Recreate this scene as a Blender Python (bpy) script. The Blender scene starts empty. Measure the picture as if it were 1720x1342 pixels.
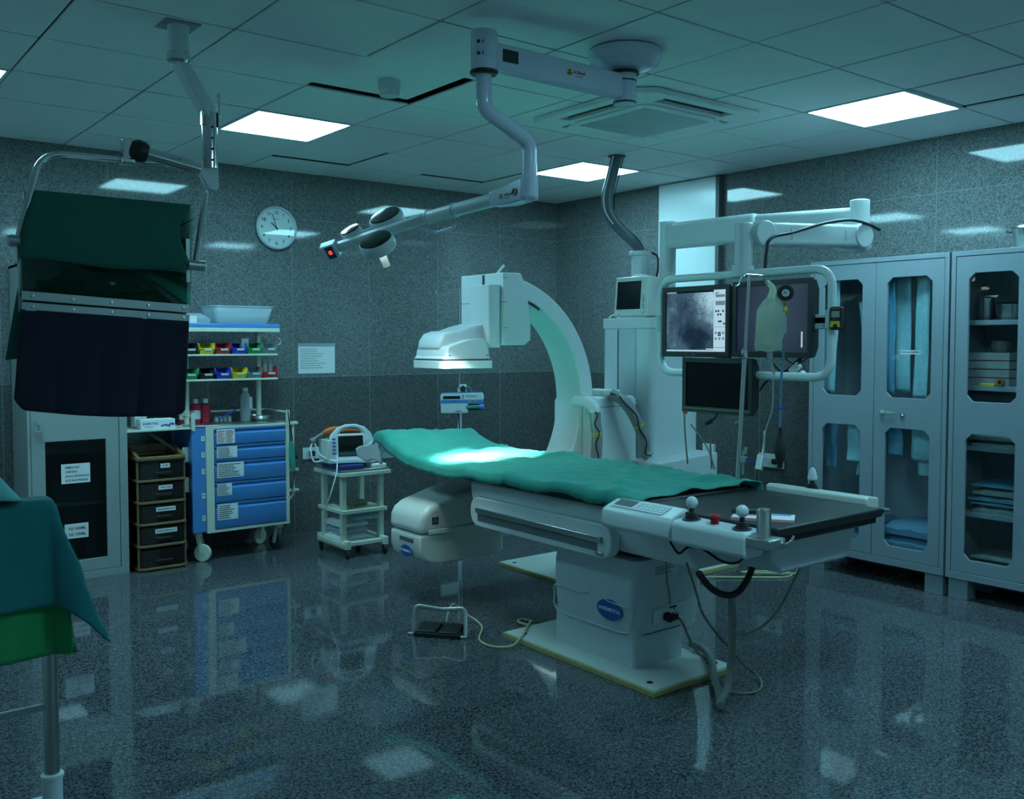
import bpy, bmesh, math, random
from mathutils import Vector, Matrix, noise
random.seed(7)
S = bpy.context.scene
COL = S.collection
R = math.radians

# ---------------------------------------------------------------- camera, world, exposure
cam_d = bpy.data.cameras.new('camera')
cam = bpy.data.objects.new('camera', cam_d)
COL.objects.link(cam)
cam.location = (-3.3133, -2.556, 1.4706)
cam.rotation_euler = (R(90) - 0.045, -0.0005, -0.6647)
cam_d.sensor_width = 36.0
cam_d.lens = 36.0 * 1582.85 / 1720.0
cam_d.shift_y = -26.1 / 1720.0
cam_d.clip_start = 0.02
S.camera = cam
W = bpy.data.worlds.new('world')
S.world = W
W.use_nodes = True
W.node_tree.nodes['Background'].inputs[0].default_value = (0.0, 0.0, 0.0, 1)
W.node_tree.nodes['Background'].inputs[1].default_value = 0.0
S.view_settings.view_transform = 'Standard'
S.view_settings.look = 'None'
S.view_settings.gamma = 1.0
S.view_settings.use_curve_mapping = False
S.view_settings.exposure = 0.0
S.cycles.use_denoising = True
S.cycles.max_bounces = 8
S.cycles.sample_clamp_indirect = 6.0
PANEL = (0.345, 0.83, 1.0)          # the colour of the ceiling panels
PANEL_POWER = 27.0
LAMP = (0.70, 1.0, 0.97)           # the surgical lamp
LAMP_W = (15.0, 12.0, 6.0)        # watts of the three lamp heads

# ---------------------------------------------------------------- materials
def newmat(name):
    m = bpy.data.materials.new(name)
    m.use_nodes = True
    return m, m.node_tree.nodes, m.node_tree.links, m.node_tree.nodes['Principled BSDF']

def mat(name, col, rough=0.5, metal=0.0, var=0.0, vscale=8.0, bump=0.0, bscale=40.0, spec=0.5, emit=None, estr=0.0, coat=0.0):
    m, N, L, b = newmat(name)
    b.inputs['Base Color'].default_value = (*col, 1)
    b.inputs['Roughness'].default_value = rough
    b.inputs['Metallic'].default_value = metal
    b.inputs['Specular IOR Level'].default_value = spec
    b.inputs['Coat Weight'].default_value = coat
    tc = N.new('ShaderNodeTexCoord')
    if var > 0:
        n = N.new('ShaderNodeTexNoise')
        n.inputs['Scale'].default_value = vscale
        n.inputs['Detail'].default_value = 4
        L.new(tc.outputs['Object'], n.inputs['Vector'])
        mx = N.new('ShaderNodeMix'); mx.data_type = 'RGBA'
        mx.inputs[6].default_value = (*[c * (1 - var) for c in col], 1)
        mx.inputs[7].default_value = (*[min(1, c * (1 + var)) for c in col], 1)
        L.new(n.outputs['Fac'], mx.inputs[0])
        L.new(mx.outputs[2], b.inputs['Base Color'])
    if bump > 0:
        n2 = N.new('ShaderNodeTexNoise')
        n2.inputs['Scale'].default_value = bscale
        L.new(tc.outputs['Object'], n2.inputs['Vector'])
        bp = N.new('ShaderNodeBump')
        bp.inputs['Strength'].default_value = bump
        bp.inputs['Distance'].default_value = 0.01
        L.new(n2.outputs['Fac'], bp.inputs['Height'])
        L.new(bp.outputs[0], b.inputs['Normal'])
    if emit:
        b.inputs['Emission Color'].default_value = (*emit, 1)
        b.inputs['Emission Strength'].default_value = estr
    return m

def math_node(N, L, op, a, b=None, clamp=False):
    n = N.new('ShaderNodeMath'); n.operation = op; n.use_clamp = clamp
    for i, v in enumerate((a, b)):
        if v is None: continue
        if isinstance(v, (int, float)): n.inputs[i].default_value = v
        else: L.new(v, n.inputs[i])
    return n.outputs[0]

def granite(name, dark, light, rough, joints, joint_col, tone=None, grain=210.0, jw=0.0025, spec=0.33):
    """polished stone; joints = [(axis, offset, pitch), ...] in metres of the room"""
    m, N, L, b = newmat(name)
    g = N.new('ShaderNodeNewGeometry')
    sx = N.new('ShaderNodeSeparateXYZ'); L.new(g.outputs['Position'], sx.inputs[0])
    v = N.new('ShaderNodeTexVoronoi'); v.inputs['Scale'].default_value = grain
    L.new(g.outputs['Position'], v.inputs['Vector'])
    hs = N.new('ShaderNodeSeparateColor'); L.new(v.outputs['Color'], hs.inputs[0])
    n = N.new('ShaderNodeTexNoise'); n.inputs['Scale'].default_value = grain * 0.35; n.inputs['Detail'].default_value = 6
    L.new(g.outputs['Position'], n.inputs['Vector'])
    f = math_node(N, L, 'ADD', math_node(N, L, 'MULTIPLY', hs.outputs[0], 0.55), math_node(N, L, 'MULTIPLY', n.outputs['Fac'], 0.55))
    cr = N.new('ShaderNodeValToRGB')
    cr.color_ramp.elements[0].position = 0.28; cr.color_ramp.elements[0].color = (*dark, 1)
    cr.color_ramp.elements[1].position = 0.86; cr.color_ramp.elements[1].color = (*light, 1)
    L.new(f, cr.inputs[0])
    big = N.new('ShaderNodeTexNoise'); big.inputs['Scale'].default_value = 1.3; big.inputs['Detail'].default_value = 3
    L.new(g.outputs['Position'], big.inputs['Vector'])
    k = math_node(N, L, 'ADD', math_node(N, L, 'MULTIPLY', big.outputs['Fac'], 0.35), 0.82)
    if tone:        # courses of a different stone: list of (z limit, factor below)
        z0, fac = tone
        st = math_node(N, L, 'LESS_THAN', sx.outputs[2], z0)
        k = math_node(N, L, 'MULTIPLY', k, math_node(N, L, 'SUBTRACT', 1.0, math_node(N, L, 'MULTIPLY', st, 1 - fac)))
    vm = N.new('ShaderNodeVectorMath'); vm.operation = 'SCALE'
    L.new(cr.outputs[0], vm.inputs[0]); L.new(k, vm.inputs[3])
    last = vm.outputs[0]
    jm = None
    for ax, off, pitch in joints:
        t = math_node(N, L, 'DIVIDE', math_node(N, L, 'SUBTRACT', sx.outputs[ax], off), pitch)
        fr = math_node(N, L, 'ABSOLUTE', math_node(N, L, 'SUBTRACT', t, math_node(N, L, 'ROUND', t)))
        ln = math_node(N, L, 'LESS_THAN', fr, jw * 0.5 / pitch)
        jm = ln if jm is None else math_node(N, L, 'MAXIMUM', jm, ln)
    if jm is not None:
        mx = N.new('ShaderNodeMix'); mx.data_type = 'RGBA'
        L.new(jm, mx.inputs[0]); L.new(last, mx.inputs[6]); mx.inputs[7].default_value = (*joint_col, 1)
        last = mx.outputs[2]
    L.new(last, b.inputs['Base Color'])
    rn = N.new('ShaderNodeTexNoise'); rn.inputs['Scale'].default_value = 2.2; rn.inputs['Detail'].default_value = 5
    L.new(g.outputs['Position'], rn.inputs['Vector'])
    L.new(math_node(N, L, 'ADD', math_node(N, L, 'MULTIPLY', rn.outputs['Fac'], rough * 0.8), rough * 0.6), b.inputs['Roughness'])
    b.inputs['Specular IOR Level'].default_value = spec
    return m

def glass(name, tint=(0.9, 1, 1), gloss=0.06, rough=0.02, milky=0.0, mcol=(0.6, 0.7, 0.75)):
    m, N, L, b = newmat(name)
    out = N['Material Output']
    N.remove(b)
    t = N.new('ShaderNodeBsdfTransparent'); t.inputs[0].default_value = (*tint, 1)
    g = N.new('ShaderNodeBsdfGlossy'); g.inputs['Roughness'].default_value = rough
    fr = N.new('ShaderNodeFresnel'); fr.inputs[0].default_value = 1.45
    mx = N.new('ShaderNodeMixShader')
    gg = N.new('ShaderNodeNewGeometry')
    L.new(math_node(N, L, 'MULTIPLY', fr.outputs[0], math_node(N, L, 'SUBTRACT', 1.0, gg.outputs['Backfacing'])), mx.inputs[0])
    src = t.outputs[0]
    if milky > 0:
        d0 = N.new('ShaderNodeBsdfDiffuse'); d0.inputs[0].default_value = (*mcol, 1)
        d1 = N.new('ShaderNodeBsdfTranslucent'); d1.inputs[0].default_value = (*mcol, 1)
        d = N.new('ShaderNodeMixShader'); d.inputs[0].default_value = 0.45
        L.new(d0.outputs[0], d.inputs[1]); L.new(d1.outputs[0], d.inputs[2])
        m2 = N.new('ShaderNodeMixShader'); m2.inputs[0].default_value = milky
        L.new(t.outputs[0], m2.inputs[1]); L.new(d.outputs[0], m2.inputs[2]); src = m2.outputs[0]
    L.new(src, mx.inputs[1]); L.new(g.outputs[0], mx.inputs[2])
    L.new(mx.outputs[0], out.inputs[0])
    return m

M = {}
M['wall_y'] = granite('granite wall along x', (0.075, 0.085, 0.09), (0.25, 0.26, 0.26), 0.05, [(0, -0.881, 0.6545), (2, 1.2, 1.19)], (0.30, 0.33, 0.33), (1.2, 0.62))
M['wall_x'] = granite('granite wall along y', (0.075, 0.085, 0.09), (0.25, 0.26, 0.26), 0.05, [(1, 3.731, 0.655), (2, 1.2, 1.19)], (0.30, 0.33, 0.33), (1.2, 0.62))
M['floor'] = granite('granite floor', (0.013, 0.016, 0.021), (0.175, 0.18, 0.20), 0.045, [(0, 0.3, 0.9), (1, 0.3, 0.9)], (0.11, 0.12, 0.12), None, 190.0, 0.003, 0.5)
M['paint'] = mat('pale wall paint', (0.72, 0.74, 0.74), 0.6, var=0.03)
M['tile'] = mat('ceiling tile paint', (0.80, 0.83, 0.83), 0.75, var=0.04)
M['void'] = mat('dark ceiling void', (0.006, 0.006, 0.006), 0.9, spec=0.1)
M['lampwhite'] = mat('glossy cool white paint', (0.60, 0.64, 0.76), 0.16, var=0.02)
M['white'] = mat('white enamel', (0.65, 0.70, 0.72), 0.32, var=0.03)
M['cream'] = mat('cream enamel', (0.66, 0.68, 0.63), 0.28, var=0.03)
M['dull'] = mat('aged white enamel', (0.54, 0.60, 0.63), 0.42, var=0.06)
M['recess'] = mat('grey shadow gap', (0.10, 0.11, 0.11), 0.6)
M['steel'] = mat('brushed steel', (0.55, 0.55, 0.54), 0.28, metal=1.0, var=0.06)
M['chrome'] = mat('chrome', (0.75, 0.75, 0.75), 0.08, metal=1.0)
M['greysteel'] = mat('grey painted steel', (0.25, 0.29, 0.33), 0.36, var=0.04)
M['greencab'] = mat('grey green painted steel', (0.30, 0.34, 0.33), 0.42, var=0.05)
M['black'] = mat('black plastic', (0.012, 0.012, 0.013), 0.38)
M['blackmat'] = mat('black vinyl mattress', (0.016, 0.017, 0.018), 0.42, bump=0.05, bscale=30)
M['rubber'] = mat('black rubber', (0.015, 0.015, 0.015), 0.7)
M['greyhose'] = mat('grey corrugated hose', (0.28, 0.30, 0.31), 0.25)
M['greycable'] = mat('grey cable', (0.22, 0.23, 0.22), 0.5)
M['beige'] = mat('yellowed cable', (0.52, 0.50, 0.30), 0.5)
M['olive'] = mat('olive cable', (0.20, 0.21, 0.14), 0.5)
M['blue'] = mat('blue powder coat', (0.07, 0.24, 0.58), 0.34, var=0.03)
M['darkblue'] = mat('navy tray', (0.02, 0.035, 0.16), 0.5)
M['offwhite'] = mat('off white powder coat', (0.66, 0.68, 0.58), 0.4, var=0.03)
M['paper'] = mat('paper', (0.78, 0.79, 0.80), 0.8, var=0.05, vscale=30)
M['ink'] = mat('black ink', (0.02, 0.02, 0.03), 0.7)
M['inkblue'] = mat('blue ink', (0.04, 0.07, 0.35), 0.6)
M['inkred'] = mat('red ink', (0.42, 0.05, 0.06), 0.6)
M['yellow'] = mat('yellow plastic', (0.72, 0.52, 0.02), 0.4)
M['red'] = mat('red plastic', (0.50, 0.02, 0.03), 0.4)
M['binblue'] = mat('royal blue plastic', (0.03, 0.04, 0.50), 0.4)
M['green'] = mat('green plastic', (0.01, 0.26, 0.07), 0.4)
M['binblack'] = mat('black bin plastic', (0.012, 0.012, 0.015), 0.4)
M['clear'] = glass('clear bin plastic', (0.8, 0.88, 0.9), milky=0.3, mcol=(0.5, 0.58, 0.62))
M['frost'] = glass('frosted plastic', (0.75, 0.85, 0.9), milky=0.62, mcol=(0.72, 0.80, 0.84), rough=0.2)
M['pane'] = glass('cabinet glass', (0.95, 0.98, 0.98), rough=0.015)
M['panedark'] = glass('smoked cabinet glass', (0.35, 0.42, 0.42), rough=0.015)
M['bag'] = glass('fluid bag', (0.88, 0.93, 0.86), milky=0.36, mcol=(0.82, 0.90, 0.74), rough=0.05)
M['tubing'] = glass('blue tubing', (0.5, 0.7, 0.85), milky=0.55, mcol=(0.28, 0.45, 0.58), rough=0.1)
M['cleartube'] = glass('clear tubing', (0.85, 0.9, 0.9), milky=0.4, mcol=(0.6, 0.66, 0.66), rough=0.1)
M['brown'] = mat('brown rim plastic', (0.22, 0.13, 0.055), 0.42)
M['orange'] = mat('orange handle', (0.75, 0.16, 0.03), 0.4)
M['tape'] = mat('yellow tape', (0.62, 0.52, 0.02), 0.45)
M['redpaper'] = mat('red print', (0.55, 0.02, 0.06), 0.6)
M['emergency'] = mat('red button', (0.33, 0.01, 0.012), 0.35)
M['logo'] = mat('blue enamel badge', (0.015, 0.09, 0.36), 0.3)
M['screenoff'] = mat('dark lcd glass', (0.006, 0.008, 0.01), 0.12)
M['panelgrey'] = mat('dark grey membrane', (0.05, 0.06, 0.07), 0.35)
M['plate'] = mat('floor plate paint', (0.62, 0.66, 0.62), 0.42, var=0.08, vscale=5)
M['plateedge'] = mat('yellowed floor plate edge', (0.42, 0.37, 0.17), 0.6, var=0.2, vscale=14)
M['concrete'] = mat('board panel', (0.74, 0.80, 0.80), 0.22)
M['pouch'] = mat('pale blue sterile pouch', (0.34, 0.58, 0.66), 0.25, var=0.25, vscale=30, spec=0.6)
M['pouchdark'] = mat('blue sterile pouch', (0.12, 0.33, 0.48), 0.25, var=0.25, vscale=30, spec=0.6)
M['wrap'] = mat('blue wrapped linen', (0.11, 0.24, 0.36), 0.6, var=0.2, vscale=12)
M['linen'] = mat('grey packed linen', (0.25, 0.27, 0.27), 0.55, var=0.25, vscale=20)
M['acryl'] = glass('lead acrylic', (0.55, 0.72, 0.66), rough=0.03)
M['aluminium'] = mat('dull aluminium', (0.38, 0.40, 0.40), 0.38, metal=0.85, var=0.08)
def cloth(name, col, weave=900.0, bump=0.25, rough=0.85):
    m, N, L, b = newmat(name)
    tc = N.new('ShaderNodeTexCoord')
    n = N.new('ShaderNodeTexNoise'); n.inputs['Scale'].default_value = 5; n.inputs['Detail'].default_value = 6
    L.new(tc.outputs['Object'], n.inputs['Vector'])
    mx = N.new('ShaderNodeMix'); mx.data_type = 'RGBA'
    mx.inputs[6].default_value = (*[c * 0.85 for c in col], 1); mx.inputs[7].default_value = (*[c * 1.15 for c in col], 1)
    L.new(n.outputs['Fac'], mx.inputs[0]); L.new(mx.outputs[2], b.inputs['Base Color'])
    b.inputs['Roughness'].default_value = rough
    b.inputs['Sheen Weight'].default_value = 0.12
    n3 = N.new('ShaderNodeTexNoise'); n3.inputs['Scale'].default_value = 14; n3.inputs['Detail'].default_value = 3
    L.new(tc.outputs['Object'], n3.inputs['Vector'])
    bp = N.new('ShaderNodeBump'); bp.inputs['Strength'].default_value = bump; bp.inputs['Distance'].default_value = 0.012
    L.new(n3.outputs['Fac'], bp.inputs['Height']); L.new(bp.outputs[0], b.inputs['Normal'])
    return m
M['drape'] = cloth('green surgical cotton', (0.022, 0.30, 0.235))
M['teal'] = cloth('teal cotton', (0.008, 0.16, 0.17))
M['tealpale'] = cloth('pale teal cotton', (0.12, 0.42, 0.42))
M['greencloth'] = cloth('bright green cotton', (0.012, 0.27, 0.09))
M['flap'] = cloth('dark green lead flap', (0.006, 0.10, 0.075), bump=0.1)
M['navy'] = cloth('navy lead apron', (0.004, 0.005, 0.022), bump=0.1)

# ---------------------------------------------------------------- mesh helpers
OFF = {}
def V(*a): return Vector(a)
def basis(right, up, origin=(0, 0, 0)):
    r = Vector(right).normalized(); u = Vector(up); u = (u - r * u.dot(r)).normalized(); n = r.cross(u)
    m = Matrix((r, u, n)).transposed().to_4x4(); m.translation = Vector(origin)
    return m
def curve(pts, n=8, closed=False):
    """Catmull-Rom through pts"""
    P = [Vector(p) for p in pts]; out = []; k = len(P)
    rng = range(k) if closed else range(k - 1)
    for i in rng:
        a = P[(i - 1) % k] if closed or i > 0 else P[0] * 2 - P[1]
        b, c = P[i], P[(i + 1) % k]
        d = P[(i + 2) % k] if closed or i + 2 < k else P[-1] * 2 - P[-2]
        for j in range(n):
            t = j / n
            out.append(0.5 * (2 * b + (c - a) * t + (2 * a - 5 * b + 4 * c - d) * t * t + (3 * b - a - 3 * c + d) * t ** 3))
    if not closed: out.append(P[-1])
    return out
def arcpts(corners, r, n=6, closed=False):
    """polyline with rounded corners"""
    P = [Vector(p) for p in corners]; k = len(P); out = []
    for i in range(k):
        if not closed and i in (0, k - 1):
            out.append(P[i]); continue
        a, b, c = P[i - 1], P[i], P[(i + 1) % k]
        d1 = (a - b).normalized(); d2 = (c - b).normalized()
        rr = min(r, (a - b).length * 0.49, (c - b).length * 0.49)
        p0, p2 = b + d1 * rr, b + d2 * rr
        for j in range(n + 1):
            t = j / n
            out.append(p0 * (1 - t) ** 2 + b * 2 * t * (1 - t) + p2 * t * t)
    return out

class MB:
    def __init__(s, mtx=None):
        s.bm = bmesh.new(); s.M = mtx
    def add(s, vs, fs):
        if s.M is not None: vs = [s.M @ Vector(v) for v in vs]
        bv = [s.bm.verts.new(v) for v in vs]
        for f in fs:
            try: s.bm.faces.new([bv[i] for i in f])
            except ValueError: pass
        return s
    def box(s, x0, x1, y0, y1, z0, z1):
        vs = [(x, y, z) for z in (z0, z1) for y in (y0, y1) for x in (x0, x1)]
        return s.add(vs, [(0, 2, 3, 1), (4, 5, 7, 6), (0, 1, 5, 4), (2, 6, 7, 3), (0, 4, 6, 2), (1, 3, 7, 5)])
    def obox(s, c, size, mtx):
        h = [k / 2 for k in size]
        vs = [Vector(c) + mtx.to_3x3() @ Vector((x * h[0], y * h[1], z * h[2])) for z in (-1, 1) for y in (-1, 1) for x in (-1, 1)]
        return s.add(vs, [(0, 2, 3, 1), (4, 5, 7, 6), (0, 1, 5, 4), (2, 6, 7, 3), (0, 4, 6, 2), (1, 3, 7, 5)])
    def bar(s, p0, p1, w, h, up=(0, 0, 1)):
        p0, p1 = Vector(p0), Vector(p1); d = p1 - p0
        u = Vector(up)
        if abs(d.normalized().dot(u)) > 0.99: u = Vector((0, 1, 0))
        m = basis(d, u)
        return s.obox((p0 + p1) / 2, (d.length, h, w), m)
    def ring(s, c, r, ax, n):
        ax = Vector(ax).normalized(); t = Vector((0, 0, 1)) if abs(ax.z) < 0.9 else Vector((1, 0, 0))
        a = ax.cross(t).normalized(); b = ax.cross(a)
        return [Vector(c) + (a * math.cos(2 * math.pi * i / n) + b * math.sin(2 * math.pi * i / n)) * r for i in range(n)]
    def cyl(s, p0, p1, r0, r1=None, n=24):
        p0, p1 = Vector(p0), Vector(p1); r1 = r0 if r1 is None else r1
        vs = s.ring(p0, r0, p1 - p0, n) + s.ring(p1, r1, p1 - p0, n)
        fs = [(i, (i + 1) % n, n + (i + 1) % n, n + i) for i in range(n)]
        return s.add(vs, fs + [tuple(range(n))[::-1], tuple(range(n, 2 * n))])
    def lathe(s, prof, o, ax=(0, 0, 1), n=28):
        ax = Vector(ax).normalized(); vs = []; k = len(prof)
        for r, h in prof: vs += s.ring(Vector(o) + ax * h, max(r, 1e-4), ax, n)
        fs = [(j * n + i, j * n + (i + 1) % n, (j + 1) * n + (i + 1) % n, (j + 1) * n + i) for j in range(k - 1) for i in range(n)]
        return s.add(vs, fs + [tuple(range(n))[::-1], tuple(range((k - 1) * n, k * n))])
    def tube(s, pts, r, n=10, closed=False, flat=None):
        P = [Vector(p) for p in pts]; k = len(P); vs = []
        T = []
        for i in range(k):
            a = P[i - 1] if (i > 0 or closed) else P[0]; b = P[(i + 1) % k] if (i < k - 1 or closed) else P[-1]
            T.append((b - a).normalized())
        u = Vector((0, 0, 1)) if abs(T[0].z) < 0.9 else Vector((1, 0, 0))
        u = (u - T[0] * u.dot(T[0])).normalized()
        for i in range(k):
            u = (u - T[i] * u.dot(T[i])).normalized(); w = T[i].cross(u)
            rr = r(i / max(1, k - 1)) if callable(r) else r
            fx, fy = flat or (1, 1)
            vs += [P[i] + (u * math.cos(2 * math.pi * j / n) * fx + w * math.sin(2 * math.pi * j / n) * fy) * rr for j in range(n)]
        fs = []
        for i in range(k if closed else k - 1):
            for j in range(n):
                a, b = i * n, ((i + 1) % k) * n
                fs.append((a + j, a + (j + 1) % n, b + (j + 1) % n, b + j))
        if not closed: fs += [tuple(range(n))[::-1], tuple(range((k - 1) * n, k * n))]
        return s.add(vs, fs)
    def prism(s, poly, ax, a, b):
        def p(q, t): return {'x': (t, q[0], q[1]), 'y': (q[0], t, q[1]), 'z': (q[0], q[1], t)}[ax]
        n = len(poly)
        vs = [p(q, a) for q in poly] + [p(q, b) for q in poly]
        return s.add(vs, [(i, (i + 1) % n, n + (i + 1) % n, n + i) for i in range(n)] + [tuple(range(n))[::-1], tuple(range(n, 2 * n))])
    def sheet(s, fn, nu, nv):
        vs = [fn(i / nu, j / nv) for i in range(nu + 1) for j in range(nv + 1)]
        fs = [(i * (nv + 1) + j, i * (nv + 1) + j + 1, (i + 1) * (nv + 1) + j + 1, (i + 1) * (nv + 1) + j) for i in range(nu) for j in range(nv)]
        return s.add(vs, fs)
    def ball(s, c, r, n=16, sc=(1, 1, 1)):
        prof = [(math.sin(math.pi * i / n), -math.cos(math.pi * i / n)) for i in range(n + 1)]
        vs = []; k = 20
        for q, h in prof:
            vs += [Vector(c) + Vector((max(q, 1e-3) * math.cos(2 * math.pi * j / k) * sc[0], max(q, 1e-3) * math.sin(2 * math.pi * j / k) * sc[1], h * sc[2])) * r for j in range(k)]
        fs = [(i * k + j, i * k + (j + 1) % k, (i + 1) * k + (j + 1) % k, (i + 1) * k + j) for i in range(n) for j in range(k)]
        return s.add(vs, fs + [tuple(range(k))[::-1], tuple(range(n * k, n * k + k))])
    def holed(s, outer, holes, ax, a, b):
        """plate in the plane across ax with holes cut through, between ax=a and ax=b"""
        def p(q, t): return {'x': (t, q[0], q[1]), 'y': (q[0], t, q[1]), 'z': (q[0], q[1], t)}[ax]
        t = bmesh.new(); es = []
        for loop in [outer] + holes:
            vs = [t.verts.new(p(q, a)) for q in loop]
            es += [t.edges.new((vs[i], vs[(i + 1) % len(vs)])) for i in range(len(vs))]
        bmesh.ops.triangle_fill(t, edges=es, use_beauty=True, use_dissolve=False)
        g = bmesh.ops.extrude_face_region(t, geom=list(t.faces))
        d = Vector(p((0, 0), b - a)) if ax != 'x' else Vector((b - a, 0, 0))
        if ax == 'y': d = Vector((0, b - a, 0))
        if ax == 'z': d = Vector((0, 0, b - a))
        bmesh.ops.translate(t, verts=[e for e in g['geom'] if isinstance(e, bmesh.types.BMVert)], vec=d)
        t.verts.index_update()
        s.add([v.co.copy() for v in t.verts], [[v.index for v in f.verts] for f in t.faces])
        t.free(); return s
    def build(s, name, m, parent=None, bevel=0.0, seg=2, solid=0.0, sub=0, ang=38, label=None):
        bmesh.ops.recalc_face_normals(s.bm, faces=s.bm.faces)
        me = bpy.data.meshes.new(name)
        s.bm.to_mesh(me); s.bm.free()
        me.materials.append(m)
        o = bpy.data.objects.new(name, me); COL.objects.link(o)
        place(o, parent)
        me.shade_smooth(); me.set_sharp_from_angle(angle=R(ang))
        if solid:
            d = o.modifiers.new('solid', 'SOLIDIFY'); d.thickness = solid; d.offset = 0
        if bevel:
            d = o.modifiers.new('bevel', 'BEVEL'); d.width = bevel; d.segments = seg; d.limit_method = 'ANGLE'; d.angle_limit = R(35)
        if sub:
            d = o.modifiers.new('sub', 'SUBSURF'); d.levels = sub; d.render_levels = sub
        if label: o['label'] = label
        return o
def place(o, parent):
    """world-coordinate mesh -> local to its thing, or re-centred on its own base"""
    me = o.data
    if parent is not None:
        off = OFF[parent.name]; o.parent = parent
    else:
        xs = [v.co for v in me.vertices]
        off = Vector(((min(v.x for v in xs) + max(v.x for v in xs)) / 2, (min(v.y for v in xs) + max(v.y for v in xs)) / 2, min(v.z for v in xs)))
        o.location = off
    OFF[o.name] = off
    me.transform(Matrix.Translation(-off))
def tag(o, label, cat, group=None):
    o['label'] = label; o['category'] = cat
    if group: o['group'] = group
    return o
def thing(name, label, cat, loc, group=None):
    o = bpy.data.objects.new(name, None); COL.objects.link(o)
    o.location = loc; o.empty_display_size = 0.1
    OFF[o.name] = Vector(loc)
    return tag(o, label, cat, group)
def dup(root, delta, label, group=None):
    c = root.copy(); COL.objects.link(c)
    c.location = Vector(root.location) + Vector(delta); c['label'] = label
    if group: c['group'] = group
    def kids(src, dst):
        for ch in list(src.children):
            k = ch.copy(); COL.objects.link(k); k.parent = dst; kids(ch, k)
    kids(root, c)
    return c
def struct(name, mb, m, **k):
    o = mb.build(name, m, None, **k); o['kind'] = 'structure'; return o
def text(body, size, pos, right, up, m, parent, name='lettering', align='CENTER', thick=0.0006, sx=1.0):
    cu = bpy.data.curves.new(name, 'FONT'); cu.body = body; cu.size = size; cu.align_x = align; cu.align_y = 'CENTER'; cu.extrude = thick
    cu.resolution_u = 3; cu.offset = size * 0.012
    t = bpy.data.objects.new('tmp', cu); COL.objects.link(t)
    dg = bpy.context.evaluated_depsgraph_get(); dg.update()
    me = bpy.data.meshes.new_from_object(t.evaluated_get(dg))
    bpy.data.objects.remove(t); bpy.data.curves.remove(cu)
    me.transform(basis(right, up, pos) @ Matrix.Diagonal((sx, 1, 1, 1)))
    me.name = name; me.materials.clear(); me.materials.append(m)
    o = bpy.data.objects.new(name, me); COL.objects.link(o)
    place(o, parent)
    return o
def plate(name, c, w, h, right, up, t, m, parent, bevel=0.0):
    mt = basis(right, up)
    return MB().obox(c, (w, h, t), mt).build(name, m, parent, bevel=bevel)
def lines(c, w, h, right, up, m, parent, n=6, name='printed_text', off=0.0012, seed=0, cols=1):
    """rows of small print on a label"""
    rd = random.Random(seed); mb = MB(); r = Vector(right).normalized(); u = Vector(up).normalized(); nn = r.cross(u); mt = basis(right, up)
    for i in range(n):
        y = h * (0.5 - (i + 0.5) / n)
        for k in range(cols):
            x0 = -w / 2 + w * k / cols; ww = w / cols * rd.uniform(0.55, 0.92)
            x = x0
            while x < x0 + ww:
                l = rd.uniform(0.03, 0.12) * w
                l = min(l, x0 + ww - x)
                mb.obox(Vector(c) + r * (x + l / 2) + u * y + nn * off, (max(l, 0.001), h / n * 0.42, 0.0004), mt)
                x += l + 0.015 * w
    return mb.build(name, m, parent)
X, Y, Z = (1, 0, 0), (0, 1, 0), (0, 0, 1)
NY = (0, -1, 0)
def octa(y0, y1, z0, z1, c):
    return [(y0 + c, z0), (y1 - c, z0), (y1, z0 + c), (y1, z1 - c), (y1 - c, z1), (y0 + c, z1), (y0, z1 - c), (y0, z0 + c)]
def rect(y0, y1, z0, z1): return [(y0, z0), (y1, z0), (y1, z1), (y0, z1)]
def rrect(x0, x1, z0, z1, r, n=6):
    out = []
    for cx, cz, a in ((x1 - r, z0 + r, -90), (x1 - r, z1 - r, 0), (x0 + r, z1 - r, 90), (x0 + r, z0 + r, 180)):
        out += [(cx + r * math.cos(R(a + 90 * i / n)), cz + r * math.sin(R(a + 90 * i / n))) for i in range(n + 1)]
    return out
# ---------------------------------------------------------------- the room
RX, BY, LX, FY, CZ = 2.39, 4.06, -4.2, -3.6, 2.735
struct('floor', MB().box(LX - 0.1, RX + 0.1, FY - 0.1, BY + 0.1, -0.1, 0.0), M['floor'])
struct('wall_back', MB().box(LX - 0.1, RX + 0.1, BY, BY + 0.1, 0, CZ + 0.08), M['wall_y'])
struct('wall_right', MB().box(RX, RX + 0.1, FY, BY, 0, CZ + 0.08), M['wall_x'])
struct('wall_left', MB().box(LX - 0.1, LX, FY, BY, 0, CZ + 0.08), M['paint'])
struct('wall_front', MB().box(LX - 0.1, RX + 0.1, FY - 0.1, FY, 0, CZ + 0.08), M['paint'])
LIGHTS = [(-3.0, 2.4), (-1.2, 2.4), (1.2, 2.4), (1.2, 0.0), (1.2, -1.8), (-1.2, -1.8)]
lit = {(round(x / 0.6), round(y / 0.6)) for x, y in LIGHTS}
tm = MB()
RAISED = {(-2, 2): (0.035, 0.04), (2, -1): (-0.055, 0.0), (1, 5): (0.0, 0.02), (-1, 5): (0.0, 0.015)}
for i in range(-7, 4):
    for j in range(-6, 7):
        x0, x1 = max(0.6 * i, LX), min(0.6 * i + 0.6, RX); y0, y1 = max(0.6 * j, FY), min(0.6 * j + 0.6, BY)
        if x1 - x0 < 0.01 or y1 - y0 < 0.01 or (i, j) in lit: continue
        g = 0.0058; gx, gy = RAISED.get((i, j), (0, 0)); z = CZ + (0.012 if (i, j) in RAISED else random.uniform(0, 0.0025))
        tm.box(x0 + g + (abs(gx) if gx < 0 else 0), x1 - g - (gx if gx > 0 else 0), y0 + g, y1 - g - gy, z, z + 0.008)
struct('ceiling', tm, M['tile'])
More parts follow.
